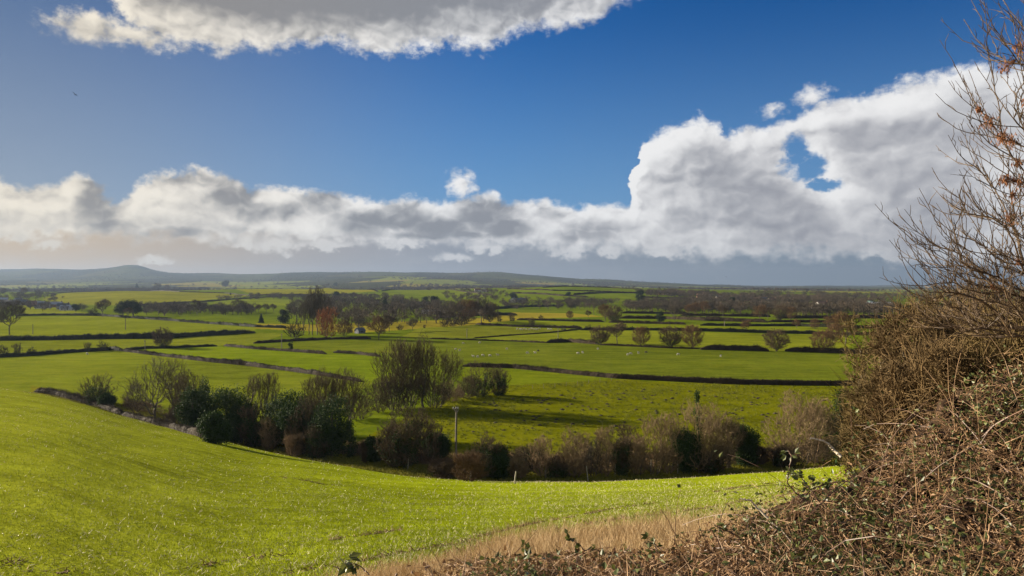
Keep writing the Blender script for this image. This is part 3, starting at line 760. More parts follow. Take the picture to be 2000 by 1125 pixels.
# ------------------------------------------------------------------ kinds of tree
RL = lambda s: [(0, 0, 5.4, 4.7, 4.7, 4.3), (0, 0, 3.0, 4.3, 4.3, 2.4)] + crown_lumps(np.random.default_rng(s), 9.6, 9.4, .12, 7)[1:]
make_tree('round1', 'bare_tree', 1, 10, 9.5, n=640, lumps=RL(61), low=0.10, fork=.18, per=9, tl=1.0, tw=.075, tip=.018, up=.0, curl=1.1, down=.5, twig=TWIGRED)
make_tree('round2', 'bare_tree', 2, 10, 10, n=640, lumps=RL(62), low=0.14, fork=.2, per=9, tl=1.0, tw=.075, tip=.018, up=.0, curl=1.1, down=.5, twig=TWIG, ivy=60, ivy_h=.4)
make_tree('oak1', 'bare_tree', 3, 12, 12, n=640, low=0.25, fork=.26, per=7, tl=1.2, tw=.08, tip=.02, twig=TWIGGREY)
make_tree('oak2', 'bare_tree', 4, 12, 10.5, n=640, low=0.28, fork=.3, per=7, tl=1.2, tw=.08, tip=.02, twig=TWIG)
make_tree('red1', 'russet_tree', 5, 11, 10, n=560, low=0.16, fork=.2, per=9, tl=1.1, tw=.08, tip=.02, twig=TWIGRED)
make_tree('poplar', 'poplar_tree', 6, 24, 6.2, n=520, low=0.24, fork=.5, per=3, tl=1.8, tw=.06, tip=.024, twig=TWIGGREY, up=.9, bf=.75)
make_tree('willow', 'willow_tree', 7, 15, 11.5, n=650, low=0.05, fork=.2, stems=3, per=7, tl=1.8, tw=.09, tip=.02, twig=ORANGE, up=.9)
make_tree('bush1', 'bare_bush', 8, 5, 5.5, n=260, low=0.03, fork=.1, stems=4, per=5, tl=.9, tw=.06, tip=.016, twig=HEDGE, up=.5)
make_tree('bush2', 'bare_bush', 9, 5, 5, n=260, low=0.05, fork=.1, stems=3, per=5, tl=.8, tw=.06, tip=.016, twig=TWIG, up=.5, ivy=40, ivy_h=.7)
make_evergreen('dark1', 'evergreen_tree', 10, 9, 8, n=300, size=.5)
make_evergreen('dark2', 'evergreen_tree', 12, 9, 7.2, n=300, size=.5, shape='bush')
make_evergreen('fir', 'conifer_tree', 13, 11, 6.5, n=300, size=.5, shape='cone')
make_evergreen('ivystump', 'ivied_stump', 14, 5, 2.4, n=90, size=.34, mat=IVY, shape='bush')

# the row of round trees along the far hedge of the sheep pasture
G = 'round bare trees in a row along the hedge'
for k, (px, py, h, key, lab) in enumerate([
 (1172,673,38,'round2','leftmost tree of the row of round bare trees, ivy low on its trunk'),
 (1205,671,39,'oak2','second tree of the row, more open than its neighbours, bare branches showing'),
 (1252,676,38,'round1','third tree of the row, broad and standing a little apart'),
 (1310,678,42,'round2','fourth tree of the row, close to the tallest one'),
 (1353,681,46,'round1','fifth and tallest tree of the row, just left of the square-cut hedge'),
 (1516,686,45,'round2','lone dense round tree in the gap between the square-cut hedges'),
 (1608,688,42,'round1','round bare tree in the hedge nearest the right-hand thicket')]):
    putpx(key, px, py, h*1.06, lab, 'tree', G, wide=(1.12, 1.25, 1.05, 1.2, 1.0, 1.15, 1.22)[k])
putpx('oak1', 18, 654, 66, 'grey spreading bare tree in the thick dark hedge at the left edge', 'tree')
putpx('round2', 317, 680, 44, 'lone bare tree with ivied trunk standing in the thin left hedge', 'tree')
for px, py, h, key, lab in [(4,694,22,'bush1','brown bush at the left edge, in the dark hedge'), (33,692,22,'bush2','rounded dark bush, second from the left edge in the dark hedge'), (62,692,16,'bush1','small upright bush, third from the left in the dark hedge'),
   (115,689,9,'bush1','low spreading bush in the middle of the dark left hedge'), (170,687,19,'bush2','dark leaning bush, left of a pair in the left hedge'), (200,686,22,'bush1','twiggy bush, right of a pair in the left hedge')]:
    putpx(key, px, py, h, lab, 'bush', 'bushes in the left hedge', wide=.9)
putpx('red1', 740, 664, 48, 'russet bare tree right of the orange willow, on the shaded pasture edge', 'tree')
putpx('oak2', 760, 648, 34, 'smaller bare tree just behind the russet tree', 'tree')
putpx('willow', 641, 660, 60, 'orange-twigged willow glowing at the foot of the tall poplars', 'tree', name='willow_tree')
G = 'tall bare poplars beside the orange willow'
for px, h, lab in [(592,70,'shortest poplar, leftmost of the clump'), (603,88,'second poplar from the left in the clump'), (611,95,'third poplar from the left, slender'), (620,98,'tallest poplar, in the middle of the clump'), (629,92,'fifth poplar from the left, behind the orange willow'), (640,80,'rightmost poplar, rising over the orange willow')]:
    putpx('poplar', px, 654, h, lab, 'tree', G)
putpx('bush1', 577, 660, 36, 'brown twiggy thicket left of the poplars', 'bush'); putpx('round1', 672, 657, 34, 'bare tree close to the right of the orange willow', 'tree')
putpx('oak1', 703, 650, 32, 'leaning bare tree over the dark garden shed', 'tree'); putpx('bush2', 685, 650, 14, 'dark clump beside the garden shed', 'bush')
putpx('oak1', 806, 646, 26, 'small grey bare tree alone in the straw-coloured field', 'tree'); putpx('bush1', 781, 645, 13, 'low brown bush left of the small grey tree', 'bush'); putpx('bush2', 829, 641, 7, 'tiny bush right of the small grey tree', 'bush')
for px, py, h, lab in [(868,639,19,'leftmost of the three bushes at the end of the straw-coloured field'), (884,638,22,'middle of the three bushes at the end of the straw-coloured field'), (900,636,27,'tallest of the three bushes at the end of the straw-coloured field')]:
    putpx('bush1', px, py, h, lab, 'bush', 'bushes at the end of the straw field')
for px, py, h, key, lab in [(888,634,46,'oak1','left tree of the tall grey alders by the valley bottom'), (912,632,50,'round1','middle tree of the tall grey alders by the valley bottom'), (940,631,50,'oak1','right tree of the tall grey alders by the valley bottom'), (957,629,42,'round2','short dense tree at the right end of the alders')]:
    putpx(key, px, py, h, lab, 'tree', 'grey alders in the valley bottom')
putpx('dark2', 555, 632, 26, 'dark rounded evergreen alone on the lawn left of the poplars', 'tree'); putpx('fir', 510, 631, 18, 'small dark conifer at the left edge of the lawn', 'tree')
putpx('ivystump', 568, 686, 19, 'ivy-covered leaning stump standing in the hedge gap', 'tree')
for px, py, h, lab in [(975,628,14,'left of two round dark bushes below the alders'), (1000,627,16,'right of two round dark bushes below the alders')]: putpx('bush2', px, py, h, lab, 'bush', 'round bushes below the alders')
putpx('bush2', 1038, 637, 18, 'small dark bush-like tree in the hedge above the upper flock', 'tree')
for px, py, h, key, lab in [(1056,624,10,'bush1','tiny bush on the narrow yellow field'), (1113,623,17,'round1','bushy tree on the narrow yellow field'), (1149,622,16,'oak2','thin tree on the narrow yellow field'),
   (1182,628,34,'red1','brown left crown of the twin-crowned tree'), (1200,630,36,'round2','dark right crown of the twin-crowned tree'), (1160,616,38,'poplar','tall thin poplar behind the twin-crowned tree'),
   (1150,645,12,'bush1','small brown bush at the left end of the thick hedge'), (1290,629,20,'dark2','small dark round evergreen on the striped fields'), (1317,626,31,'oak1','grey bare tree right of the dark round evergreen'),
   (1345,616,22,'red1','pale brown tree, left of three at the edge of the grey wood'), (1358,613,24,'round1','middle of three brown trees at the edge of the grey wood'), (1376,614,26,'red1','right of three brown trees at the edge of the grey wood'),
   (1412,622,26,'oak2','parkland tree standing clear in front of the wood'), (1457,648,23,'red1','reddish bare tree with ivied foot in the right hedge'), (1484,626,31,'red1','orange-brown bare tree in the parkland row'), (1500,624,24,'oak2','thin parkland tree right of the orange-brown one'), (1524,626,34,'round2','dark broad parkland tree'), (1545,624,26,'round1','brown parkland tree next to the dark broad one'),
   (1556,641,18,'red1','left end of the brown copse below the parkland'), (1592,643,22,'round1','middle of the brown copse below the parkland'), (1622,648,30,'red1','tall middle tree of the brown copse'), (1652,672,62,'red1','big bare brown tree with forked trunk left of the thicket'), (1630,668,36,'round1','round tree at the foot of the big forked one')]:
    putpx(key, px, py, h, lab, 'bush' if key.startswith('bush') else 'tree')
# skyline and left hill trees
for px, py, h, key, lab in [(6,574,13,'round2','bare tree at the far left above the village roofs'), (47,574,13,'round1','dark-crowned tree above the village roofs'), (75,577,11,'oak1','thin tree at the corner of the hill field'), (98,591,10,'oak2','left of two little trees on the hill field edge'), (107,591,12,'oak1','right of two little trees on the hill field edge'),
   (148,609,15,'dark1','dark tree beside the grey-roofed bungalow'), (200,619,35,'oak2','tall bare tree right of the village'), (182,617,18,'bush1','bushy tree between village and tall bare tree'), (240,618,30,'dark1','left of two dark round trees behind the pale field'), (260,618,31,'dark1','right of two dark round trees behind the pale field'), (250,622,22,'oak2','bare tree in front of the two dark round trees'),
   (267,566,13,'fir','pointed dark conifer left of the white farmhouse'), (308,567,16,'round2','dark tree behind the white farmhouse'), (326,567,12,'round1','bare tree right of the white farmhouse'), (440,562,14,'dark1','dark round tree on the skyline of the ridge'), (450,576,4,'dark2','tiny dark bush in the ridge field corner'), (655,560,8,'dark1','dark round copse tree on the ridge'),
   (838,570,9,'oak1','small tree on the hedge of the smooth green hill'), (1085,559,3,'dark1','tiny dark bush on the brow of the terraced hill'), (1119,559,7,'round1','left skyline tree on the terraced hill'), (1140,559,6,'round1','dense skyline tree cluster on the terraced hill'), (1150,559,6,'oak1','skyline tree right of the dense cluster'), (1164,560,6,'oak1','right skyline tree on the terraced hill'),
   (657,587,17,'dark2','dark evergreen on the left of the valley wood'), (690,586,15,'oak1','bare tree right of the dark evergreen'), (752,606,26,'fir','dark blue conifer in the middle of the valley wood'), (768,594,12,'fir','small pointed conifer by the yellow slip of field'), (830,598,18,'dark2','left dark evergreen over the valley cottages'), (850,598,19,'dark2','right dark evergreen over the valley cottages'), (1003,588,16,'dark1','dark evergreen at the white gable on the right'), (1110,580,10,'dark1','dark bush in the terraced field corner'), (1250,590,22,'dark2','dark evergreen at the top of the grey wood'), (1430,597,16,'dark2','dark evergreen at the right end of the grey wood')]:
    putpx(key, px, py, h, lab, 'bush' if 'bush' in lab else 'tree')
G = 'thin bare trees in a line left of the lawn'
for k, (px, h) in enumerate([(362,12),(372,14),(384,26),(397,14),(409,16),(420,18),(431,17),(444,19),(456,15),(467,29),(478,18),(490,15),(505,16),(520,18),(534,17)]):
    o = ['leftmost','second','third','fourth','fifth','sixth','seventh','eighth','ninth','tenth','eleventh','twelfth','thirteenth','fourteenth','rightmost'][k]
    putpx('oak1' if k % 2 else 'oak2', px, 613 - abs(k-7)*0.4, h, f'thin bare tree, {o} of the line below the left hill field', 'tree', G)

# ------------------------------------------------------------------ woods that read as one mass
def wood(name, label, polys, n, h, mat, wide=1.0):
    P = np.concatenate([scatter_px(wrng, p, max(4, int(n*w))) for p, w in polys])
    return woodland(name, label, P, h*wrng.uniform(0.55, 1.25, len(P)), mat, wide)
wood('valley_wood', 'dark winter wood filling the valley bottom behind the poplars', [([(560,598),(640,590),(760,588),(900,600),(960,606),(950,626),(880,632),(700,640),(560,630)], 1.0)], 300, 10.5, WOOD, 1.15)
wood('grey_wood', 'grey winter wood on the gentle slope right of the terraced hill', [([(1225,596),(1300,590),(1420,592),(1500,600),(1520,612),(1400,614),(1300,611),(1222,610)], .6), ([(1500,604),(1560,606),(2100,616),(2100,626),(1560,620)], .6)], 440, 11, WOOD, 1.2)
wood('ridge_trees', 'strip of dark scrub and trees on the near side of the ridge field', [([(520,580),(640,577),(745,578),(800,584),(740,592),(600,592)], .7), ([(960,592),(1000,588),(1130,592),(1220,590),(1150,604),(1000,604)], .5)], 260, 8, WOOD, 1.3)
wood('village_trees', 'bare trees around the village roofs at the far left', [([(-60,592),(80,594),(190,606),(130,611),(-60,602)], .35), ([(270,603),(360,600),(360,617),(280,618)], .3), ([(0,577),(90,576),(130,583),(0,588)], .35)], 190, 8, WOOD, 1.2)
wood('hill_village_trees', 'bare trees wrapped round the hill village on the right', [([(1240,574),(1330,573),(1520,583),(1700,592),(1700,603),(1560,598),(1400,588),(1250,578)], .6), ([(1480,573),(2150,577),(2150,606),(1500,596)], .55)], 820, 11, WOOD, 1.3)
wood('farm_trees', 'bare trees around the white farmhouse and along the ridge', [([(225,566),(410,564),(410,567),(225,567.5)], .6), ([(590,560),(700,560),(700,563),(590,563)], .2), ([(900,568),(985,570),(985,574),(900,572)], .3)], 120, 8, WOOD, 1.3)
wood('slope_trees', 'dark hedgerow trees in belts on the slopes behind the pale left fields', [([(285,604),(500,608),(500,616),(300,614)], .35), ([(420,584),(540,578),(560,584),(430,590)], .2), ([(0,563),(230,562),(230,565),(0,566)], .2), ([(860,575),(1000,578),(1010,590),(880,590)], .25)], 230, 8.5, WOOD, 1.25)
# the blue-grey distance: hedgerow trees and hanging woods on the far slopes
_y = np.exp(wrng.uniform(math.log(2500), math.log(8600), 16000)); _x = _y*wrng.uniform(-0.80, 0.80, 16000)
_n = wob(_x, _y, .0025, 41)*0.5 + wob(_x, _y, .0009, 42)*0.5
_line = (np.abs(((_x + 130*wob(_x, _y, .004, 8)) % 330) - 8) < 10) | (np.abs(((_y + 190*wob(_x, _y, .003, 9)) % 620) - 8) < 14)
_k = (_line | (_n > 0.16)) & ~((_x > -0.05*_y) & (_x < 0.30*_y) & (_y < 3000))
woodland('far_woods', 'hazy woods and hedgerow trees on the distant hills', np.c_[_x, _y][_k], 10*wrng.uniform(.6, 1.3, _k.sum()), WOOD, 1.6, PUFF)

# ------------------------------------------------------------------ houses
WHITE = plain('white_render', (.34, .34, .33), (.46, .46, .45), 1.5)
BRICK = plain('brick_wall', (.16, .085, .06), (.24, .13, .09), 2.0)
STONE = plain('stone_wall', (.20, .18, .15), (.30, .27, .23), 2.0)
SLATE = plain('slate_roof', (.060, .066, .078), (.12, .13, .145), 1.2)
SLATEP = plain('pale_roof', (.24, .26, .28), (.34, .36, .38), 1.0, rough=.5, spec=.4)
TILE = plain('tile_roof', (.14, .075, .055), (.20, .11, .08), 1.2)
GLASS = plain('window_glass', (.02, .025, .03), (.04, .05, .06), 1.0, rough=.1, spec=.5)
GREENP = plain('green_sheeting', (.22, .34, .27), (.30, .42, .34), 1.0)
hs = random.Random(3)
def house(px, py, L, D, Hw, Hr, wall, roof, label, rz=0.2, chimneys=1, cat='house', name='house', hip=False, windows=3):
    p = at(px, py); r = empty(name, (p[0], p[1], p[2] - .3), rz); tag(r, label, cat)
    g = Geo(); g.box((0, 0, Hw/2), (L, D, Hw))
    g.add([(-L/2, -D/2, Hw), (-L/2, D/2, Hw), (-L/2, 0, Hw + Hr - .05), (L/2, -D/2, Hw), (L/2, D/2, Hw), (L/2, 0, Hw + Hr - .05)], [(0, 2, 1), (3, 4, 5)])
    g.build('wall', wall, r)
    g = Geo(); o = .35; e = L/2 + .3; t = .16
    for s in (-1, 1):
        y0, z0, z1 = s*(D/2 + o), Hw - o*Hr/(D/2), Hw + Hr
        g.add([(-e, y0, z0), (e, y0, z0), (e, 0, z1), (-e, 0, z1), (-e, y0, z0 + t), (e, y0, z0 + t), (e, 0, z1 + t), (-e, 0, z1 + t)], [(0, 1, 2, 3), (4, 7, 6, 5), (0, 4, 5, 1), (1, 5, 6, 2), (3, 2, 6, 7), (0, 3, 7, 4)])
    rf = g.build('roof', roof, r)
    for c in range(chimneys):
        g = Geo(); x = (-1)**c*(L/2 - .7); g.box((x, 0, Hw + Hr + .3), (.9, .7, 1.8)); g.box((x - .2, 0, Hw + Hr + 1.4), (.25, .25, .4)); g.box((x + .2, 0, Hw + Hr + 1.4), (.25, .25, .4)); g.build('chimney', BRICK, rf)
    for w_ in range(windows):
        x = (w_ + .5)/windows*L - L/2
        for z in ([1.5, 3.9] if Hw > 4 else [1.5]):
            g = Geo(); g.box((x, -D/2 - .01, z), (1.1, .06, 1.2)); wn = g.build('window', GLASS, r)
    return r
house(312, 566.5, 15, 8, 5.2, 3.2, WHITE, SLATE, 'long white farmhouse on the left hill crest', 0.1, 2, 'farmhouse')
house(300, 567, 8, 7, 4.0, 2.6, WHITE, SLATE, 'small white wing left of the farmhouse', 0.3, 0, 'farmhouse', windows=2)
for px, py, L, D, Hw, Hr, wall, roof, lab, rz in [
 (4,590,16,8,4.5,3,BRICK,SLATEP,'house with a pale roof at the left edge of the village',.5), (14,596,13,8,4.5,3,STONE,SLATE,'grey stone house second from the left edge',-.2), (40,596,18,9,4.2,3.4,STONE,SLATE,'broad slate-roofed house in the middle of the village',.25), (36,590,12,8,4,3,WHITE,SLATE,'house with a white gable behind the broad slate roof',1.2),
 (62,598,10,8,4.4,3,BRICK,TILE,'brown brick house right of the broad slate roof',.3), (78,596,14,8,3,2.6,WHITE,SLATEP,'low house with a bright pale roof on the hillside',.1), (86,602,12,8,4,3,WHITE,SLATE,'white-fronted cottage among the village trees',.2), (73,602.5,5,4,3,1.4,WHITE,SLATE,'little white outbuilding at the field edge',.0),
 (110,600,14,8,4,3,BRICK,SLATEP,'brick house with a shining roof near the village end',.15), (124,604,12,8,4,3,STONE,SLATE,'dark house left of the bungalow',.2), (134,606,16,8,2.9,2.9,WHITE,SLATEP,'grey-roofed white bungalow at the right end of the village',.2)]:
    house(px, py, L, D, Hw, Hr, wall, roof, lab, rz, 1, windows=3)
house(933, 570.5, 14, 8, 5, 3, WHITE, TILE, 'white house left of a pair on the middle hill', .2, 2); house(946, 570.5, 10, 7, 4.5, 3, WHITE, SLATE, 'white house right of a pair on the middle hill', -.3, 1)
house(826, 601, 15, 8, 4, 3, STONE, SLATE, 'slate-roofed cottage left of the dark evergreens in the valley', .1, 1); house(812, 599, 10, 7, 4, 3, BRICK, TILE, 'tiled cottage deep in the valley wood', .4, 1); house(846, 613, 22, 6, 2.6, 1.6, WHITE, SLATEP, 'low white shed with a flat pale roof below the evergreens', .02, 0, 'shed', 'shed', windows=4)
house(1003, 591, 9, 8, 4.6, 3, WHITE, SLATE, 'white-gabled house at the foot of the terraced hill', 1.3, 1, windows=2); house(1018, 591, 12, 8, 4.2, 3, STONE, SLATE, 'slate house right of the white gable', .1, 1)
house(703, 651, 4.5, 4, 2.0, 1.4, SLATE, SLATE, 'dark garden shed under the leaning tree', .8, 0, 'shed', 'shed', windows=1)
for k, (px, py, L, wall, roof, lab, rz) in enumerate([
 (1293,575.5,12,BRICK,SLATE,'leftmost house of the terrace on the hill',.05), (1305,575.5,11,STONE,SLATE,'stone-gabled house of the hill terrace',.1), (1316,575.5,12,BRICK,SLATE,'third house of the hill terrace',.0), (1327,576,11,STONE,SLATE,'rightmost house of the hill terrace',.1),
 (1368,581,13,BRICK,TILE,'tiled house among trees right of the terrace',.2), (1385,583,12,STONE,SLATE,'grey house right of the tiled one',-.1), (1405,586,12,STONE,SLATE,'pale house half hidden in the hill village',.3), (1440,585,14,BRICK,TILE,'brown house high in the hill village',.1), (1462,588,13,BRICK,SLATE,'slate house in the thick of the hill village',.3), (1478,590,12,STONE,TILE,'tiled house lower in the hill village',-.2), (1492,589,12,BRICK,SLATE,'house at the right end of the hill village',.1), (1508,591,13,STONE,TILE,'last pale house of the hill village',.2),
 (1400,603,14,WHITE,TILE,'house with a red roof behind the parkland',.2), (1448,604,10,WHITE,SLATE,'small white house behind the orange-brown tree',.1), (1606,600,18,WHITE,TILE,'white house with a tiled roof far out on the plain',.4), (1554,586,9,WHITE,SLATE,'tiny white house on the far plain',.2)]):
    house(px, py, L, 8, 4.6, 3.2, wall, roof, lab, rz, 1)
house(1713, 600, 40, 12, 5, 2, STONE, SLATEP, 'long pale farm building on the plain near the thicket', .0, 0, 'barn', 'barn', windows=6); house(1698, 599, 14, 12, 6, 2.4, GREENP, GREENP, 'green sheeted barn left of the long pale building', .9, 0, 'barn', 'barn', windows=1); house(1596, 605, 14, 8, 3, 2, WHITE, SLATEP, 'low pale shed in the trees of the plain', .0, 0, 'shed', 'shed')

# ------------------------------------------------------------------ telegraph poles and posts
POLE = plain('weathered_pole', (.11, .095, .07), (.20, .175, .135), 2.5)
PALE = plain('bleached_wood', (.20, .18, .145), (.34, .31, .255), 3.0)
CER = plain('white_insulators', (.6, .6, .58), (.75, .74, .7), 3.0, rough=.3, spec=.5)
def tele(px, py, hpx, label, big=False, lean=0.0):
    p = at(px, py); h = hpx*p[1]/FPX; r = empty('telegraph_pole', p); tag(r, label, 'telegraph pole', 'telegraph poles across the fields')
    w = 0.185 if big else max(0.16, p[1]*.0005)
    v, f = tubes([(0, 0, -.4), (lean*.5, 0, h*.5)], [(lean*.5, 0, h*.5), (lean, 0, h)], [w, w*.85], [w*.85, w*.7], 10); mesh_obj('pole', v, f, POLE, r, True)
    if big:
        g = Geo(); v, f = tubes([(lean - .48, -.22, h - .06), (lean - .48, .06, h - .06), (lean + .34, -.05, h - .28)], [(lean + .02, 0, h - .95), (lean + .02, 0, h - .95), (lean + .02, 0, h - .95)], [.045]*3, [.045]*3, 6); g.add(v, f); g.build('brace', PALE, r)
        g = Geo(); g.box((lean - .08, -.05, h - .18), (.95, .10, .12), .15); g.build('crossarm', PALE, r)
        for q in (-.42, .0, .30):
            v, f = tubes([(lean - .08 + q, -.05, h - .12)], [(lean - .08 + q, -.05, h + .10)], [.06], [.035], 8); mesh_obj('insulator', v, f, CER, r, True)
        v, f = tubes([(lean, 0, h)], [(lean, 0, h + .1)], [w*.8], [.02], 10); mesh_obj('cap', v, f, PALE, r, True)
    else:
        g = Geo(); g.box((lean, -.03, h - .5), (1.0, .12, .14), .3); g.build('crossarm', POLE, r)
    return r
tele(890, 897, 101, 'tall weathered pole with pale cross-braces rising from the near hedgerow', True, 0.12)
for px, py, h, lab in [(64,653,20,'pole in the pale left field near the spreading grey tree'), (245,644,23,'pole in the far pale left field'), (283,688,24,'pole beside the hedge below the lone ivied tree'), (550,682,31,'pole standing in the hedge right of the green strip field'), (912,661,20,'pole on the pale pasture left of the upper flock'), (1090,664,24,'pole on the pale pasture below the upper flock'), (1217,641,7,'short dark pole above the row of round trees'), (1415,637,10,'pole among the striped right fields')]: tele(px, py, h, lab)
POSTG = 'pale fence posts along the field edge'
for k, (px, py, hp, lean, lab) in enumerate([(1005,945,24,.12,'short white leaning stake at the bend of the track'), (1066,934,20,.0,'grey post, second from the left at the field edge'), (1149,941,30,-.12,'tall leaning pale post in front of the light twiggy bushes'), (1202,929,22,.0,'straight post right of the leaning pale one'), (1271,927,30,.05,'gnarled post at the left foot of the tall ivied stem'), (1324,925,24,.0,'slim post left of the low ivy mass'), (1374,919,14,.0,'stubby post below the ivied stem'), (1413,916,24,.02,'whitish straight post right of the stubby one'), (1511,911,28,.03,'dark post at the left side of the big brown bush'), (796,918,22,.08,'leaning stick post below the ivied bush left of the pole')]):
    p = at(px, py); h = hp*p[1]/FPX; r = Geo(); d = 0.085
    v, f = tubes([(0, 0, -.25), (lean*h*.5, 0, h*.5)], [(lean*h*.5, 0, h*.5), (lean*h, 0, h)], [d, d*.9], [d*.9, d*.75], 7); r.add(v, f); v, f = tubes([(lean*h, 0, h)], [(lean*h, 0, h + .03)], [d*.75], [.01], 7); r.add(v, f)
    o = r.build('fence_post', PALE if k not in (1, 8) else POLE, None, True, tuple(p)); tag(o, lab, 'fence post', POSTG)
# the wire fence across the rough pasture: thin stakes
for k, (px, py) in enumerate([(1040,760),(1062,758),(1084,756),(1106,754),(1128,752),(1150,749),(1172,747),(1194,745)]):
    p = at(px, py); v, f = tubes([(0, 0, -.2)], [(0, 0, 1.1)], [.05], [.045], 6); o = mesh_obj('fence_stake', v, f, POLE, None, True, tuple(p))
    tag(o, ['leftmost', 'second', 'third', 'fourth', 'fifth', 'sixth', 'seventh', 'rightmost'][k] + ' thin stake of the fence line above the rough pasture', 'fence stake', 'stakes of the pasture fence')

# ------------------------------------------------------------------ sheep
FLEECE = plain('white_fleece', (.30, .28, .24), (.42, .40, .35), 6.0)
FLEECED = plain('dark_fleece', (.03, .027, .024), (.06, .052, .045), 6.0)
def sheep_mesh(graze):
    """one body: barrel, neck, head, ears, four jointed legs, tail"""
    g = Geo()
    def loft(secs, k=8):
        V = []
        for (x, z, ry, rz_) in secs:
            for i in range(k):
                a = 2*math.pi*i/k; V.append((x, math.cos(a)*ry, z + math.sin(a)*rz_))
        F = [(i*k + j, i*k + (j+1) % k, (i+1)*k + (j+1) % k, (i+1)*k + j) for i in range(len(secs)-1) for j in range(k)]
        n = len(secs); g.add(V, F); g.add(V[:k], [list(range(k))[::-1]]); g.add(V[-k:], [list(range(k))])
    loft([(-.62, .62, .06, .08), (-.56, .64, .20, .22), (-.35, .66, .27, .27), (0, .64, .29, .28), (.3, .66, .26, .26), (.48, .70, .17, .20), (.54, .72, .08, .10)])
    if graze: loft([(.44, .72, .13, .14), (.62, .55, .10, .11), (.72, .34, .08, .09), (.74, .26, .085, .10)]); loft([(.68, .27, .08, .09), (.80, .17, .07, .075), (.90, .08, .045, .045)])
    else: loft([(.42, .74, .13, .15), (.58, .90, .10, .12), (.66, 1.02, .085, .10)]); loft([(.58, 1.04, .08, .09), (.74, 1.0, .07, .075), (.88, .94, .045, .05)])
    hx, hz = (.70, .34) if graze else (.62, 1.08)
    for s in (-1, 1): g.add([(hx, s*.07, hz), (hx - .05, s*.20, hz - .01), (hx + .06, s*.18, hz - .04)], [(0, 1, 2)])
    for x, b in ((-.40, -.05), (.34, .03)):
        for s in (-1, 1):
            v, f = tubes([(x, s*.15, .52), (x + b, s*.15, .28)], [(x + b, s*.15, .28), (x, s*.15, 0)], [.075, .045], [.045, .04], 6); g.add(v, f)
    v, f = tubes([(-.60, 0, .70)], [(-.68, 0, .45)], [.05], [.03], 5); g.add(v, f)
    return g
_sh = [sheep_mesh(True).build('sheep', FLEECE, None, True), sheep_mesh(False).build('sheep', FLEECE, None, True), sheep_mesh(True).build('sheep', FLEECED, None, True)]
_used = [0, 0, 0]; srng = random.Random(9)
def sheep(px, py, label, group, kind=None, size=.88):
    kind = srng.choice((0, 0, 1)) if kind is None else kind
    o = _sh[kind] if not _used[kind] else _sh[kind].copy()
    if _used[kind]: COL.objects.link(o)
    _used[kind] = 1
    p = at(px, py); o.location = p; o.rotation_euler = (0, 0, srng.choice((0.2, 3.0, -.4, 2.7, .9, 4.0))); o.scale = (size,)*3
    tag(o, label, 'sheep', group)
A_ = 'sheep grazing the broad middle pasture'
for px, py, lab, kind in [(924,698,'leftmost white sheep of the five in a line on the middle pasture',1), (933,698.5,'second white sheep of the five in a line',0), (943,696,'third, smaller-looking sheep of the five in a line',0), (957,696.5,'fourth, broadside white sheep of the five in a line',0), (972,695.5,'rightmost sheep of the five in a line, head up',1), (890,684,'leftmost sheep high on the middle pasture behind the tall trees',0), (898,685.5,'white sheep close beside the leftmost one high on the pasture',0), (905,672,'sheep lying far up near the pasture top hedge',0), (937,671,'sheep standing near the pasture top hedge',1), (990,683,'lone white sheep right of the line of five',0),
   (1045,691,'white sheep just left of a dark sheep',1), (1051,687,'dark sheep above the white one in the middle of the pasture',2), (1030,691,'faint sheep left of the white and dark pair',0), (1129,692,'white sheep of the close pair near the middle',0), (1138,690,'right sheep of the close pair near the middle',0), (1168,683,'sheep alone towards the low scrubby hedge',0), (1226,694,'sheep left of the three at the right of the flock',0), (1232,692.5,'sheep tucked beside the left one of the three',0), (1247,691,'big white sheep in the middle of the right-hand three',1), (1262,690,'dark sheep at the right end of the flock',2), (1325,694,'far right white sheep alone on the pasture',0), (1408,697,'distant pale sheep right of all the others',0)]:
    sheep(px, py, lab, A_, kind)
B_ = 'upper flock of sheep on the pale pasture'
for k, px in enumerate((1010,1016,1019,1024,1028,1034,1039,1044,1049,1054,1071,1076)):
    o = ['leftmost', 'second', 'third', 'fourth', 'fifth', 'sixth', 'seventh', 'eighth', 'ninth', 'tenth', 'eleventh', 'rightmost white'][k]
    sheep(px, 643.5 + (k % 3)*0.8, f'{o} sheep of the upper flock below the dark hedge', B_, size=1.1)
for px, lab in ((1098, 'left dark sheep apart from the upper flock'), (1103, 'right dark sheep apart from the upper flock')): sheep(px, 645, lab, B_, 2, 1.1)
sheep(170, 693, 'white sheep alone below the left hedge', A_, 0)

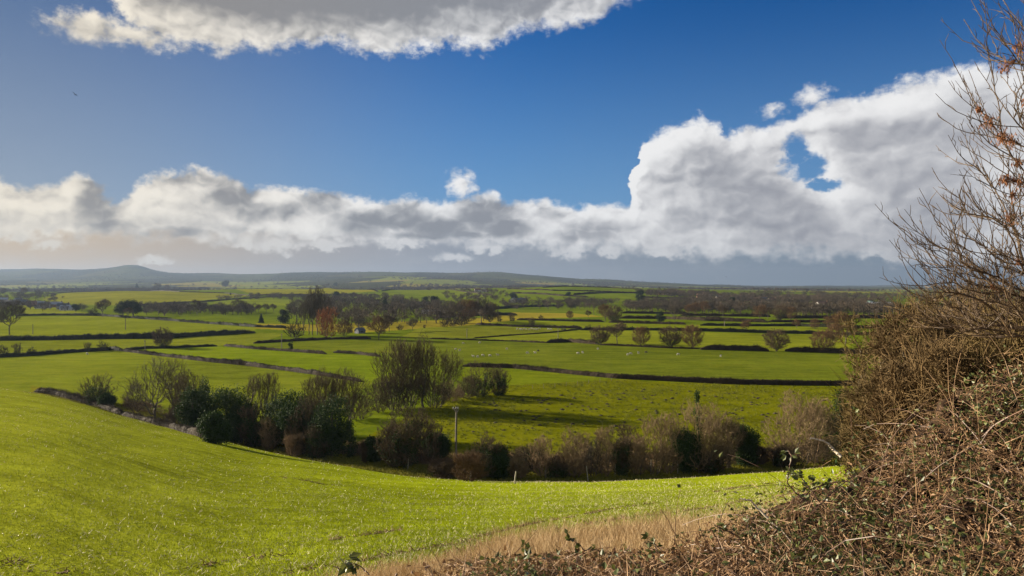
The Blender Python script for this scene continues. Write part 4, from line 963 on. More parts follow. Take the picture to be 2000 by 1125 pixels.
# ------------------------------------------------------------------ the overgrown hedgerow at the foot of the slope
_seed = [100]
def near(px, py, hpx, wpx, style, label, cat='tree', group=None, twig=None, name=None, rz=None, dep=None):
    """builds one plant of its own at its true size (from its height and width in the photograph and its distance)"""
    _seed[0] += 1; sd = _seed[0]; p = at(px, py); k = p[1]/FPX; Hm, W = hpx*k, wpx*k; D = (dep*k if dep else W)
    key = f'n{sd}'; ks = min(2.2, max(.75, hpx*wpx/6200.0))
    if name is None and cat == 'tree': name = {'haw': 'thorn_tree', 'ivyhaw': 'ivied_tree', 'sparse': 'bare_tree', 'ivy': 'ivied_tree'}.get(style)
    if style == 'oak': make_tree(key, name or 'bare_tree', sd, Hm, W, n=1000, low=.16, fork=.20, per=3, tl=.8, tw=.030, tip=.0135, twig=twig or TWIG, up=.25, bf=.5, D=D, nl=11, thick=.05, expo=2.02)
    elif style == 'ivyoak': make_tree(key, name or 'ivied_tree', sd, Hm, W, n=1000, low=.14, fork=.18, per=4, tl=.8, tw=.028, tip=.0125, twig=twig or TWIG, ivy=170, ivy_h=.62, ivy_size=.24, D=D)
    elif style == 'multi': make_tree(key, name or 'bare_tree', sd, Hm, W, n=1500, low=.30, fork=.30, stems=6, per=4, tl=.8, tw=.026, tip=.012, twig=twig or TWIG, up=.5, bf=.8, D=D, thick=.045)
    elif style == 'big': make_tree(key, name or 'bare_tree', sd, Hm, W, n=2100, low=.06, fork=.16, stems=7, per=6, tl=.95, tw=.030, tip=.012, twig=twig or TWIG, up=.6, bf=.7, D=D, nl=12, thick=.05, ivy=60, ivy_h=.35, ivy_size=.22)
    elif style == 'haw': make_tree(key, name or 'bare_bush', sd, Hm, W, n=int(1100*ks), low=.04, fork=.10, stems=5, per=10, tl=.55, tw=.024, tip=.010, twig=twig or HAW, up=.3, D=D, thick=.04)
    elif style == 'sparse': make_tree(key, name or 'bare_bush', sd, Hm, W, n=int(650*ks), low=.08, fork=.14, stems=5, per=8, tl=.6, tw=.024, tip=.010, twig=twig or HAW, up=.7, D=D, thick=.04)
    elif style == 'ivyhaw': make_tree(key, name or 'ivied_bush', sd, Hm, W, n=int(1000*ks), low=.04, fork=.10, stems=5, per=9, tl=.6, tw=.024, tip=.010, twig=twig or TWIG, up=.3, ivy=240, ivy_h=.75, ivy_size=.24, D=D, thick=.04)
    elif style == 'ivy': make_evergreen(key, name or 'ivied_bush', sd, Hm, W, n=760, shape='bush', size=.24, mat=IVY, per=16)
    elif style == 'ivystem': make_evergreen(key, name or 'ivied_tree', sd, Hm, W, n=170, shape='col', size=.2, mat=IVY, per=12)
    elif style == 'ivycol': make_evergreen(key, name or 'ivied_tree', sd, Hm, W, n=420, shape='cone', size=.24, mat=IVY, per=15)
    return put(key, p, Hm, label, cat, group, 0.0 if rz is None else rz)

near(186, 790, 60, 72, 'ivyhaw', 'rounded thorn tree with dark ivied heart, alone at the left end of the hedgerow', 'tree')
near(208, 796, 26, 26, 'ivy', 'small ivied bush tucked at the right foot of the left thorn tree', 'bush')
near(303, 815, 120, 122, 'oak', 'large bare oak with wide open limbs and bent trunk in the near hedgerow', 'tree', name='oak_tree', twig=TWIGGREY)
near(264, 806, 62, 44, 'sparse', 'slim twiggy bush left of the large bare oak', 'bush', twig=TWIG)
near(338, 815, 122, 78, 'oak', 'tall bare tree just behind and right of the large oak', 'tree')
near(362, 822, 100, 62, 'haw', 'dense brown thorn tree between oak and ivy tower', 'tree', twig=TWIG)
near(372, 838, 112, 60, 'oak', 'bare tree with upright twigs left of the ivy tower', 'tree')
near(399, 850, 116, 46, 'ivycol', 'dark ivy tower with a pointed top in the near hedgerow', 'tree')
near(345, 835, 60, 44, 'haw', 'low brown thicket in front of the tall bare trees', 'bush', twig=TWIG)
near(442, 862, 102, 78, 'ivy', 'big rounded ivy mass right of the ivy tower', 'bush')
near(420, 866, 58, 50, 'ivy', 'lower dark ivy mound in front of the ivy tower', 'bush')
near(497, 840, 112, 48, 'oak', 'thin bare tree with a flat top standing behind the hedgerow, left one', 'tree')
near(528, 838, 112, 42, 'oak', 'thin bare tree behind the hedgerow, right one with a long clear stem', 'tree')
near(497, 872, 82, 62, 'ivyhaw', 'brown-green bush between the big ivy mass and the pale twigs', 'bush')
near(527, 880, 66, 40, 'haw', 'pale twiggy bush catching the light low in the hedgerow', 'bush')
near(556, 872, 105, 72, 'ivy', 'tall dark ivied bush right of the thin bare trees', 'bush')
near(600, 884, 108, 84, 'ivyhaw', 'broad brown ivied bush in the thick of the hedgerow', 'bush')
near(575, 892, 46, 40, 'haw', 'light-tipped low bush at the track edge below the dark bushes', 'bush')
near(625, 850, 132, 88, 'multi', 'many-stemmed bare tree with a fan of twigs, left of a pair', 'tree')
near(672, 850, 134, 92, 'multi', 'many-stemmed bare tree with a fan of twigs, right of a pair', 'tree')
near(648, 890, 112, 70, 'ivy', 'black-green ivy wall below the pair of fan-shaped trees', 'bush')
near(620, 896, 70, 52, 'ivyhaw', 'brown tangle in front of the black-green ivy wall', 'bush')
near(684, 893, 70, 26, 'ivystem', 'narrow ivied stem at the right end of the dark hedgerow', 'tree')
near(700, 820, 56, 74, 'haw', 'brown thicket under the left side of the tall tree group', 'bush', twig=TWIG)
# the tall group in the middle
G = 'tall bare trees in the group at the centre'
near(770, 800, 138, 84, 'big', 'leftmost tree of the tall central group, leaning limbs low on its left', 'tree', G)
near(800, 797, 132, 74, 'big', 'tree in the middle of the tall central group', 'tree', G)
near(826, 796, 146, 46, 'oak', 'thin tallest tree whose twigs top the central group', 'tree', G)
near(850, 795, 128, 100, 'big', 'broad rounded tree on the right of the tall central group', 'tree', G)
near(742, 806, 70, 50, 'haw', 'brown bush at the left foot of the tall central group', 'bush', twig=TWIG)
near(880, 784, 42, 60, 'haw', 'low pinkish-brown bush right of the tall central group', 'bush')
near(912, 778, 44, 48, 'haw', 'low brown bush left of the dark round tree', 'bush', twig=TWIG)
near(938, 774, 68, 84, 'ivyhaw', 'dark round tree casting a long shadow across the pasture', 'tree', twig=TWIG, name='ivied_tree')
near(975, 772, 54, 42, 'ivyhaw', 'small ivied tree joined to the right of the dark round tree', 'tree', twig=TWIG, name='ivied_tree')
# right of the ivy wall, in front of the pasture
near(785, 912, 118, 104, 'ivyhaw', 'broad dark tree with ivied middle, left of the telegraph pole', 'tree', name='ivied_tree')
near(770, 914, 92, 54, 'haw', 'brown twiggy side of the broad dark tree, low on its left', 'bush', twig=TWIG)
near(832, 905, 100, 66, 'sparse', 'thin twiggy bush between the broad dark tree and the round ivy bush', 'bush', twig=TWIG)
near(852, 897, 50, 46, 'ivy', 'round dark ivy bush left of the telegraph pole', 'bush')
near(730, 902, 46, 26, 'ivy', 'small dark ivy bush standing alone in the grass gap', 'bush')
near(712, 904, 40, 16, 'sparse', 'thin dark stems at the left of the grass gap', 'bush', twig=TWIG)
near(945, 934, 84, 84, 'ivyhaw', 'brown thicket with a peak, right of the telegraph pole', 'bush')
near(972, 934, 58, 40, 'ivy', 'dark ivy clump on the right flank of the peaked thicket', 'bush')
near(915, 940, 56, 64, 'haw', 'low brown bramble-covered bush under the telegraph pole', 'bush', twig=TWIGRED)
near(868, 934, 36, 60, 'haw', 'low scrub left of the telegraph pole foot', 'bush', twig=TWIG)
near(1012, 934, 50, 44, 'haw', 'low twiggy bush just right of the peaked thicket', 'bush')
near(1058, 930, 78, 56, 'sparse', 'airy bare bush, first of the light twiggy row', 'bush')
near(1090, 932, 44, 44, 'ivyhaw', 'low dark bush between the airy bushes', 'bush')
near(1122, 932, 94, 62, 'haw', 'tall pale twiggy bush, domed, in the light twiggy row', 'bush')
near(1160, 930, 76, 46, 'sparse', 'airy grey bush right of the domed pale one', 'bush', twig=TWIGGREY)
near(1182, 930, 98, 46, 'haw', 'upright brown bush in the light twiggy row', 'bush')
near(1214, 928, 76, 48, 'ivyhaw', 'dark leafy bush right of the upright brown one', 'bush')
near(1246, 928, 80, 52, 'haw', 'brown bush left of the bare upright poles', 'bush')
near(1278, 928, 116, 50, 'sparse', 'tall bare upright stems catching the light', 'bush')
near(1306, 925, 118, 58, 'haw', 'tall brown thorn left of the ivied spire', 'tree')
near(1338, 922, 80, 50, 'ivy', 'dark ivy mass at the foot of the ivied spire', 'bush')
near(1364, 921, 162, 15, 'ivystem', 'narrow ivied spire, the highest point of the right hedgerow', 'tree')
near(1368, 921, 138, 112, 'sparse', 'wide airy tree of fine twigs round the ivied spire', 'tree', name='bare_tree')
near(1402, 918, 108, 82, 'haw', 'brown thorn tree right of the ivied spire', 'tree')
near(1425, 914, 100, 62, 'oak', 'bare tree with steep branches left of the small dark ivy bush', 'tree')
near(1458, 910, 76, 42, 'ivy', 'dark ivy bush ending the right hedgerow before the gap', 'bush')
near(1385, 920, 54, 90, 'ivyhaw', 'low bramble tangle behind the slim fence posts', 'bush')
near(1482, 907, 40, 48, 'haw', 'low brown bush in the gap of the right hedgerow', 'bush', twig=TWIG)
near(1562, 906, 138, 130, 'haw', 'big pale brown thorn bush right of the gap', 'tree')
near(1600, 904, 120, 80, 'haw', 'brown thorn merging with the dark ivied tree', 'tree')
near(1642, 899, 140, 66, 'ivycol', 'dark ivied tree with a crooked top behind the brambles', 'tree')
near(1668, 896, 106, 84, 'ivy', 'dark rounded ivy mass right of the crooked-topped one', 'bush')
near(1530, 912, 44, 60, 'ivyhaw', 'low leafy scrub in front of the big pale thorn bush', 'bush')

near(470, 866, 92, 62, 'ivy', 'dark ivy mass between the big rounded one and the brown-green bush', 'bush')
near(578, 880, 92, 60, 'ivy', 'dark ivy mass behind the light-tipped low bush', 'bush')
near(376, 846, 88, 50, 'ivy', 'dark ivy at the left foot of the ivy tower', 'bush')
near(612, 872, 100, 70, 'ivyhaw', 'brown ivied thorn below the left fan-shaped tree', 'tree')
near(1700, 892, 96, 80, 'haw', 'brown thorn behind the brambles right of the dark ivy mass', 'tree')
near(1715, 895, 50, 110, 'ivyhaw', 'low leafy scrub at the right end of the hedgerow', 'bush')
near(1135, 915, 58, 70, 'haw', 'brown thicket behind the domed pale bush', 'bush', twig=TWIG)
near(1030, 916, 46, 70, 'ivyhaw', 'low dark scrub behind the airy bare bush', 'bush')
near(1232, 914, 84, 60, 'haw', 'brown thorn behind the dark leafy bush', 'tree', twig=TWIG)
near(1440, 905, 70, 70, 'haw', 'brown thorn joining the ivied spire to the small dark ivy bush', 'bush')
# the trimmed start of the hedgerow at the left
hedge([(70,766),(100,770),(150,782),(200,798),(240,812)], 1.7, 'low clipped grey-brown hedge starting at the left track', twig=1.5)
hedge([(240,812),(300,828),(350,842),(410,860)], 1.5, 'rough brown hedge under the large bare oak', twig=1.5, rough=.4)

# ------------------------------------------------------------------ scrub along its foot, verge grass, pasture tussocks
BRAMB = plain('dead_stems', (.085, .052, .026), (.225, .145, .075), .9, detail=6, per_island=.6)
STRAW = plain('dry_grass', (.36, .255, .13), (.66, .51, .30), .8, transl=.3, per_island=.6)
GRASS = plain('verge_grass', (.130, .135, .012), (.300, .280, .035), .5, transl=.3, per_island=.4)
TUSS = plain('pasture_tussocks', (.070, .090, .006), (.215, .220, .018), .35, transl=.2, per_island=.4)
LEAFG = plain('bramble_leaves', (.022, .038, .008), (.125, .135, .034), 3.0, rough=.45, spec=.35, transl=.2, per_island=.75)
LEAFD = plain('dead_leaves', (.055, .026, .011), (.25, .140, .062), 3.0, rough=.6, spec=.25, transl=.2, per_island=.8)
nrng = np.random.default_rng(77)
def ring(n, lo, hi, a0, a1):
    az = nrng.uniform(a0, a1, n); t = nrng.uniform(lo, hi, n); r = np.interp(az, _az, _R)*t
    x, y = np.sin(az)*r, np.cos(az)*r; return x, y, zf(x, y), r
A0, A1 = px2az(240), px2az(1760)
x, y, z, r = ring(8500, 1.065, 1.16, A0, px2az(1850)); c = (nrng.uniform(0, 1, len(x)) < 0.35 + 0.5*wob(x, y, .22, 61) + .25); x, y, z = x[c], y[c], z[c]
per = 9; P = np.repeat(np.c_[x, y, z], per, 0) + nrng.normal(size=(len(x)*per, 3))*np.array([.35, .35, .05])
hh = np.repeat(np.clip(.95 + .95*wob(x, y, .30, 62), .2, 2.4), per)
D = rand_dirs(nrng, len(P)) + np.array([0, 0, 1.0]); D /= np.linalg.norm(D, axis=1, keepdims=True)
g = Geo(); v, f = slivers(P, D, hh*nrng.uniform(.5, 1.3, len(P)), .05, nrng); g.add(v, f)
k = nrng.choice(len(P), 16000); Q = P[k] + D[k]*(hh[k]*nrng.uniform(.2, 1, 16000))[:, None]; LD = rand_dirs(nrng, 16000); v, f = leaf_quads(Q, LD, perp(nrng, LD), .17, .12, .1); g.add(v, f)
tag(g.build('scrub', BRAMB), 'brown dead stems and bramble scrub along the foot of the near hedgerow', 'scrub', None, 'stuff')
x, y, z, r = ring(10000, .99, 1.09, px2az(90), px2az(1760)); per = 7
P = np.repeat(np.c_[x, y, z], per, 0) + nrng.normal(size=(len(x)*per, 3))*np.array([.12, .12, 0])
D = rand_dirs(nrng, len(P))*.7 + np.array([0, 0, 1.0]); D /= np.linalg.norm(D, axis=1, keepdims=True)
v, f = slivers(P, D, np.repeat(np.clip(.34 + .30*wob(x, y, .5, 63), .1, .9), per)*nrng.uniform(.6, 1.4, len(P)), .05, nrng)
tag(mesh_obj('verge_grass', v, f, GRASS), 'tufted yellow-green grass on the verge between track and hedgerow', 'grass', None, 'stuff')
poly = [(690,880),(860,775),(1000,752),(1200,743),(1300,747),(1660,757),(1690,880),(1480,912),(1150,925),(900,900)]
P0 = scatter_px(nrng, poly, 9000); c = nrng.uniform(0, 1, 9000) < .45 + .6*wob(P0[:, 0], P0[:, 1], .12, 64); P0 = P0[c]; z = zf(P0[:, 0], P0[:, 1]); per = 8
P = np.repeat(np.c_[P0, z], per, 0) + nrng.normal(size=(len(P0)*per, 3))*np.array([.16, .16, 0])
D = rand_dirs(nrng, len(P))*.9 + np.array([0, 0, 1.0]); D /= np.linalg.norm(D, axis=1, keepdims=True)
v, f = slivers(P, D, np.repeat(nrng.uniform(.15, .50, len(P0)), per)*nrng.uniform(.6, 1.3, len(P)), .09, nrng)
tag(mesh_obj('pasture_grass', v, f, TUSS), 'tussocky dark green grass of the rough pasture', 'grass', None, 'stuff')
SOIL = plain('mole_earth', (.020, .016, .010), (.045, .034, .020), 2.0, detail=5)
Pm = scatter_px(nrng, [(900,800),(1000,770),(1200,760),(1600,765),(1640,800),(1500,850),(1250,860),(930,860)], 190); g = Geo()
for (mx, my) in Pm:
    s = nrng.uniform(.25, .6); mz = ground(mx, my); k = 9; V = [(mx, my, mz + s*.5)]
    for rr_, hh_ in ((.5, .38), (1.0, -.05)):
        for i in range(k): a = 6.283*i/k; q = s*rr_*nrng.uniform(.75, 1.25); V.append((mx + math.cos(a)*q, my + math.sin(a)*q, mz + s*hh_))
    g.add(V, [(0, 1 + i, 1 + (i+1) % k) for i in range(k)]); g.add(V, [(1 + i, 1 + k + i, 1 + k + (i+1) % k, 1 + (i+1) % k) for i in range(k)])
tag(g.build('mole_earth', SOIL), 'dark scattered mole earth and old dock in the rough pasture', 'mole earth', None, 'stuff')

# ------------------------------------------------------------------ the sown slope: stubble straws, sprouting blades, tractor lines
frng = np.random.default_rng(88)
def slope_pts(n, amin=-36, amax=36, rmax=1.0, pw=1.0):
    az = np.radians(frng.uniform(amin, amax, n)); r0 = np.interp(az, _baz, _br); r1 = np.interp(az, _az, _R)*.948*rmax
    r = np.exp(np.log(r0) + (np.log(r1) - np.log(r0))*frng.uniform(0, 1, n)**pw)
    x, y = np.sin(az)*r, np.cos(az)*r; return x, y, zf(x, y), r, az
STUB = plain('bleached_stubble', (.34, .28, .14), (.80, .72, .50), 3.0, per_island=.7, transl=.15, rough=.6, spec=.3)
x, y, z, r, az = slope_pts(82000)
dens = .30 + .55*wob(x, y, .11, 71) + .35*wob(x, y, .035, 72) + .25*np.clip((az + .1)*2, -.3, .5)
c = frng.uniform(0, 1, len(x)) < np.clip(dens, .04, 1); x, y, z, r = x[c], y[c], z[c], r[c]; n = len(x)
D = rand_dirs(frng, n); D[:, 2] = np.abs(D[:, 2])*.8 + .05; D /= np.linalg.norm(D, axis=1, keepdims=True)
v, f = slivers(np.c_[x, y, z + .01], D, frng.uniform(.07, .22, n)*(1 + r/260), .010 + r*.00020, frng)
tag(mesh_obj('stubble', v, f, STUB), 'bleached straw stubble scattered over the sown slope', 'stubble', None, 'stuff')
SPROUT = plain('young_corn', (.185, .228, .006), (.305, .340, .014), .25, per_island=.4, transl=.5, rough=.5, spec=.2)
x, y, z, r, az = slope_pts(130000, pw=1.25, rmax=.6); n = len(x)
D = rand_dirs(frng, n)*.55 + np.array([0, 0, 1.0]); D /= np.linalg.norm(D, axis=1, keepdims=True)
v, f = slivers(np.c_[x, y, z], D, frng.uniform(.05, .13, n)*(1 + r/200), .009 + r*.00018, frng)
tag(mesh_obj('young_corn', v, f, SPROUT), 'young green corn blades covering the sown slope', 'grass', None, 'stuff')
# wheel lines of trodden dark stems
LINES = [[(560,1122),(700,1098),(900,1062),(1050,1022),(1180,997),(1290,982)], [(700,1115),(860,1090),(1000,1052),(1160,1024),(1330,1000),(1500,968)], [(640,1057),(700,1048),(785,1036)], [(380,1110),(470,1092),(560,1085)], [(0,1096),(60,1108),(140,1122)], [(545,932),(600,940),(640,948)], [(1395,962),(1460,950),(1530,942)]]
g = Geo()
for ln in LINES:
    q = np.array([at(*p) for p in ln]); s = np.r_[0, np.cumsum(np.linalg.norm(np.diff(q, axis=0), axis=1))]; n = int(s[-1]*26)
    t = frng.uniform(0, s[-1], n); x = np.interp(t, s, q[:, 0]) + frng.normal(size=n)*.10; y = np.interp(t, s, q[:, 1]) + frng.normal(size=n)*.22
    keep = frng.uniform(0, 1, n) < .55 + .5*np.sin(t*1.7 + 3*np.sin(t*.6)); x, y = x[keep], y[keep]; n = len(x)
    D = rand_dirs(frng, n); D[:, 2] = np.abs(D[:, 2])*.5; D /= np.linalg.norm(D, axis=1, keepdims=True)
    v, f = slivers(np.c_[x, y, zf(x, y) + .02], D, frng.uniform(.12, .4, n), .035, frng); g.add(v, f)
tag(g.build('trodden_stems', BRAMB), 'dark trodden stems along the wheel lines of the sown slope', 'stubble', None, 'stuff')

# ------------------------------------------------------------------ dry grass on the bank
n = 60000; px = np.repeat(frng.uniform(540, 1700, 4000), 15); az = np.arctan((px - 1000)/FPX); r1 = np.interp(az, _baz, _br); r = r1*(1.015 - .42*np.repeat(frng.uniform(0, 1, 4000), 15)**1.2)
x, y = np.sin(az)*r + frng.normal(size=n)*.07, np.cos(az)*r + frng.normal(size=n)*.07
D = rand_dirs(frng, n)*.95 + np.array([.2, -.1, 1.0]); D /= np.linalg.norm(D, axis=1, keepdims=True)
tu_ = wob(x, y, 1.5, 75); hh = np.clip(.46 + .26*wob(x, y, .9, 73) + .20*tu_, .05, .85)
D = D + np.stack([.9*wob(x, y, 1.1, 76), .6*wob(x, y, 1.3, 77), 0*x], -1); D /= np.linalg.norm(D, axis=1, keepdims=True); hh = hh*np.repeat(frng.uniform(.45, 1.5, 4000), 15)
v, f = slivers(np.c_[x, y, zf(x, y)], D, hh*frng.uniform(.5, 1.25, n), .013, frng)
tag(mesh_obj('dry_grass', v, f, STRAW), 'pale dry grass on the bank below the brambles', 'grass', None, 'stuff')

# ------------------------------------------------------------------ brambles
SIL = np.array([(500,1215),(700,1190),(800,1165),(880,1118),(1000,1100),(1120,1092),(1280,1086),(1380,1064),(1450,1022),(1520,992),(1560,956),(1640,930),(1700,908),(1745,862),(1800,832),(1850,782),(1900,742),(1960,712),(2040,690),(2300,660)], float)
SD = np.interp(SIL[:, 0], [600, 1300, 1750, 2300], [4.8, 5.0, 6.6, 7.2])
def mound(px, s):
    """a point on the bramble heap: s=0 along its skyline, s=1 at its front"""
    py = np.interp(px, SIL[:, 0], SIL[:, 1]); y = np.interp(px, SIL[:, 0], SD)
    py2 = py + (1250 - py)*s; y2 = y*(1 - .52*s)
    b_ = wob(px*.016, s*5.0 + px*.004, 1.0, 91)*np.clip((px - 1150)/500, .15, 1); y2 = y2 + .34*b_*np.minimum(1, s*6); py2 = py2 - 34*np.maximum(b_, -.5)*np.minimum(1, s*8 + .35)
    return np.c_[(px - 1000)/FPX*y2, y2, (EYE - py2)/FPX*y2]
def mound_pts(n, lo=560, hi=2250, jit=.16, smax=1.0):
    px = lo + (hi - lo)*frng.uniform(0, 1, n)**.8; P = mound(px, frng.uniform(0, smax, n)) + frng.normal(size=(n, 3))*jit; P[:, 2] -= jit*.8; o_ = mound(px, np.zeros(n)); P[:, 2] = np.where(px < 1500, np.minimum(P[:, 2], o_[:, 2]*P[:, 1]/o_[:, 1] + .03), P[:, 2])
    return P, px
def canes(n, lo, hi, L0, L1, r, jit=.12, rise=.55, droop=.9, k=3, seg=7):
    P, px = mound_pts(n, lo, hi, jit, .62); P[:, 2] -= .10
    d = rand_dirs(frng, n); d[:, 2] = np.abs(d[:, 2])*rise + .15; d /= np.linalg.norm(d, axis=1, keepdims=True); L = frng.uniform(L0, L1, n)
    rr = r*frng.uniform(.6, 1.3, n); A_ = []; B_ = []; RA = []; RB = []; cur = P.copy(); tips = []
    for i in range(seg):
        d = d + np.array([0, 0, -droop/seg]) + frng.normal(size=(n, 3))*.10; d /= np.linalg.norm(d, axis=1, keepdims=True)
        nx = cur + d*(L/seg)[:, None]; A_.append(cur); B_.append(nx); RA.append(rr*(1 - i/seg*.7)); RB.append(rr*(1 - (i+1)/seg*.7)); cur = nx; tips.append((nx, d))
    v, f = tubes(np.concatenate(A_), np.concatenate(B_), np.concatenate(RA), np.concatenate(RB), k)
    return v, f, tips
CANE = plain('bramble_canes', (.055, .026, .018), (.150, .080, .045), 2.0, rough=.5, spec=.35)
DEADST = plain('bleached_stems', (.075, .040, .018), (.37, .228, .118), 2.0, rough=.6, spec=.25, per_island=.65)
g = Geo(); allt = []
for n, lo, hi, l1, rs in ((300, 1520, 2250, 1.1, .5), (160, 1380, 1600, .6, .3), (150, 760, 1450, .4, .2)):
    v, f, tp = canes(n, lo, hi, l1*.4, l1, .0040, .10, rs, 1.2); g.add(v, f); allt += tp
BT = np.concatenate([t[0] for t in allt]); 
heap = g.build('bramble_canes', CANE); tag(heap, 'tangled dark bramble canes heaped over the bank at the lower right', 'brambles', None, 'stuff')
g = Geo(); v, f, tp = canes(700, 1450, 2250, .12, .5, .0026, .12, .6, .8, 3, 5); g.add(v, f)
v, f, tp = canes(170, 1560, 2250, .35, .8, .0028, .10, 1.6, .2, 3, 5); g.add(v, f)
P, _ = mound_pts(36000, 840, 2250, .11); D = rand_dirs(frng, len(P)); D[:, 2] *= .9; v, f = slivers(P, D, frng.uniform(.04, .20, len(P)), .0040, frng); g.add(v, f)
tag(g.build('dead_stems', DEADST), 'bleached dead stems and stalks standing through the brambles', 'dead stems', None, 'stuff')
def leafset(P, size, mat, name, label, fold=.18):
    D = rand_dirs(frng, len(P)); D[:, 2] = D[:, 2]*.6 + .1; D /= np.linalg.norm(D, axis=1, keepdims=True); U = perp(frng, D)
    v, f = leaf_quads(P, D, U, size*frng.uniform(.55, 1.4, len(P)), size*.62*frng.uniform(.7, 1.3, len(P)), fold); return tag(mesh_obj(name, v, f, mat), label, 'leaves', None, 'stuff')
P, px = mound_pts(34000, 900, 2250, .10); w = .30 + .85*wob(P[:, 0]*4, P[:, 2]*4, 1.0, 81) + .22*(px > 1560); P = P[frng.uniform(0, 1, len(P)) < np.clip(w, .05, 1)]
P = np.r_[P, BT[frng.choice(len(BT), 2600)] + frng.normal(size=(2600, 3))*.02]
leafset(P, .042, LEAFG, 'bramble_leaves', 'dark green bramble leaves over the heap at the lower right')
P, px = mound_pts(36000, 820, 2250, .11); w = .55 - .45*wob(P[:, 0]*4, P[:, 2]*4, 1.0, 81) + .35*(px < 1500); P = P[frng.uniform(0, 1, len(P)) < np.clip(w, .1, 1)]
leafset(P, .030, LEAFD, 'dead_leaves', 'brown curled dead leaves caught in the brambles', .35)
# the dark litter under the canes: the body of the heap
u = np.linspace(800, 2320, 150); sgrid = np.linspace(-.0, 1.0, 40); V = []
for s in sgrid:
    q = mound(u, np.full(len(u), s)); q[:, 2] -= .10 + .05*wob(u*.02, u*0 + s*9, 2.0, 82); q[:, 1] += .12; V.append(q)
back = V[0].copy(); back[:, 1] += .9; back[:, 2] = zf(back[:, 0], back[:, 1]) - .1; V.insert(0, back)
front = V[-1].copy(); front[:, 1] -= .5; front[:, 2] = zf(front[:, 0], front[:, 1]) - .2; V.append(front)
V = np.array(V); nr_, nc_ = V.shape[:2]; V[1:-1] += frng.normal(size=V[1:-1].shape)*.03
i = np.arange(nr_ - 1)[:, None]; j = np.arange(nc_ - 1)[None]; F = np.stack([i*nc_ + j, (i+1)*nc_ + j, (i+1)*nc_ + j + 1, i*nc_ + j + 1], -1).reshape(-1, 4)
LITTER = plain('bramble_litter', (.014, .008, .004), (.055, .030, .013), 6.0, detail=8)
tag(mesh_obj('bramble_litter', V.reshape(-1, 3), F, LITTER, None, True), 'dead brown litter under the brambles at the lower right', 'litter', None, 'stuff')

# single canes and stems that stand clear of the heap
def cane(pts, d, rad, label, leaves=0, mat=None, dead=False, name='bramble_cane', cat='cane', lsize=.045):
    """pts: its course in the photograph, at distance d; a bent tapering cane with leaves of its own"""
    q = np.array([((px - 1000)/FPX*d, d + .05*math.sin(k*1.3), (EYE - py)/FPX*d) for k, (px, py) in enumerate(pts)])
    t = np.linspace(0, len(q) - 1, len(q)*5); C_ = np.stack([np.interp(t, np.arange(len(q)), _sm(q[:, a])) for a in range(3)], 1)
    C_ += frng.normal(size=C_.shape)*.0025
    R_ = np.linspace(rad, rad*.45, len(C_)); v, f = tubes(C_[:-1], C_[1:], R_[:-1], R_[1:], 6)
    root = empty(name, tuple(C_[0])); off = C_[0]; tag(root, label, cat)
    mesh_obj('stem', v - off, f, mat or (DEADST if dead else CANE), root, True)
    if leaves:
        k = frng.integers(3, len(C_), leaves); P = C_[k] - off; g = Geo()
        D = rand_dirs(frng, leaves); D[:, 2] = D[:, 2]*.5 + .15; D /= np.linalg.norm(D, axis=1, keepdims=True)
        B = P + D*.03; v, f = tubes(P, B, np.full(leaves, .0016), np.full(leaves, .0012), 3); g.add(v, f)
        for a in (-.9, 0, .9):
            U = perp(frng, D); DD = D*math.cos(a) + U*math.sin(a); v, f = leaf_quads(B, DD, perp(frng, DD), lsize*frng.uniform(.7, 1.2, leaves), lsize*.6, .12); g.add(v, f)
        g.build('leaves', LEAFD if dead else LEAFG, root)
    return root
def _sm(a): return a
BLEACH = plain('bleached_cane', (.42, .35, .25), (.62, .54, .42), 3.0, rough=.6)
cane([(1642,892),(1634,880),(1620,868),(1600,858),(1578,854)], 5.2, .0105, 'pale arching cane curving over to the left above the brambles', 0, BLEACH, True)
cane([(1585,985),(1560,968),(1541,945),(1538,918),(1542,890),(1541,880)], 5.2, .006, 'cane with a hooked grey stem at the left edge of the heap', 9)
cane([(1600,980),(1582,950),(1568,935),(1552,928),(1542,924)], 5.2, .005, 'dark thorny side shoot bearing fresh leaves over the field', 12)
cane([(1560,985),(1590,958),(1630,944),(1690,938),(1750,946)], 5.4, .006, 'long dark arched bramble cane along the top of the heap', 16)
cane([(1700,940),(1680,905),(1668,870),(1660,832),(1656,800)], 5.8, .004, 'thin dark upright stem left of the tall brambles', 5)
cane([(1500,1012),(1482,995),(1470,980),(1450,973),(1440,971)], 5.0, .008, 'broken pale twig with a bent tip above the dry grass', 0, BLEACH, True)
cane([(1470,1078),(1440,1050),(1410,1034),(1392,1023)], 4.8, .006, 'dark stubby branch leaning left over the dry grass', 5)
cane([(1350,1078),(1322,1048),(1305,1015),(1290,992)], 4.8, .0035, 'thin straight stem rising left over the dry grass', 0, None, True)
cane([(1395,1080),(1375,1050),(1365,1020),(1362,1012)], 4.8, .003, 'hair-thin stem left of the dark stubby branch', 0)
cane([(1415,1085),(1405,1060),(1392,1038),(1384,1032)], 4.8, .005, 'short dark snapped stick in the dry grass', 0)
cane([(1192,1110),(1182,1088),(1165,1076),(1140,1072),(1130,1058),(1108,1050)], 4.6, .0045, 'bent bramble shoot with a curled pale end and few leaves', 7)
cane([(1285,1080),(1280,1066),(1276,1052)], 4.7, .004, 'short leafy bramble tip on the dry grass', 6)
cane([(1035,1105),(1030,1090),(1032,1075),(1028,1064)], 4.6, .004, 'short bramble tip with two round dark leaves', 5, lsize=.05)
cane([(720,1122),(700,1112),(690,1104),(684,1100)], 4.5, .004, 'bramble tip with big grey-green leaves at the bottom edge', 4, lsize=.07)
cane([(665,1122),(655,1114),(648,1110)], 4.5, .004, 'short dark thorny shoot at the bottom edge', 0)
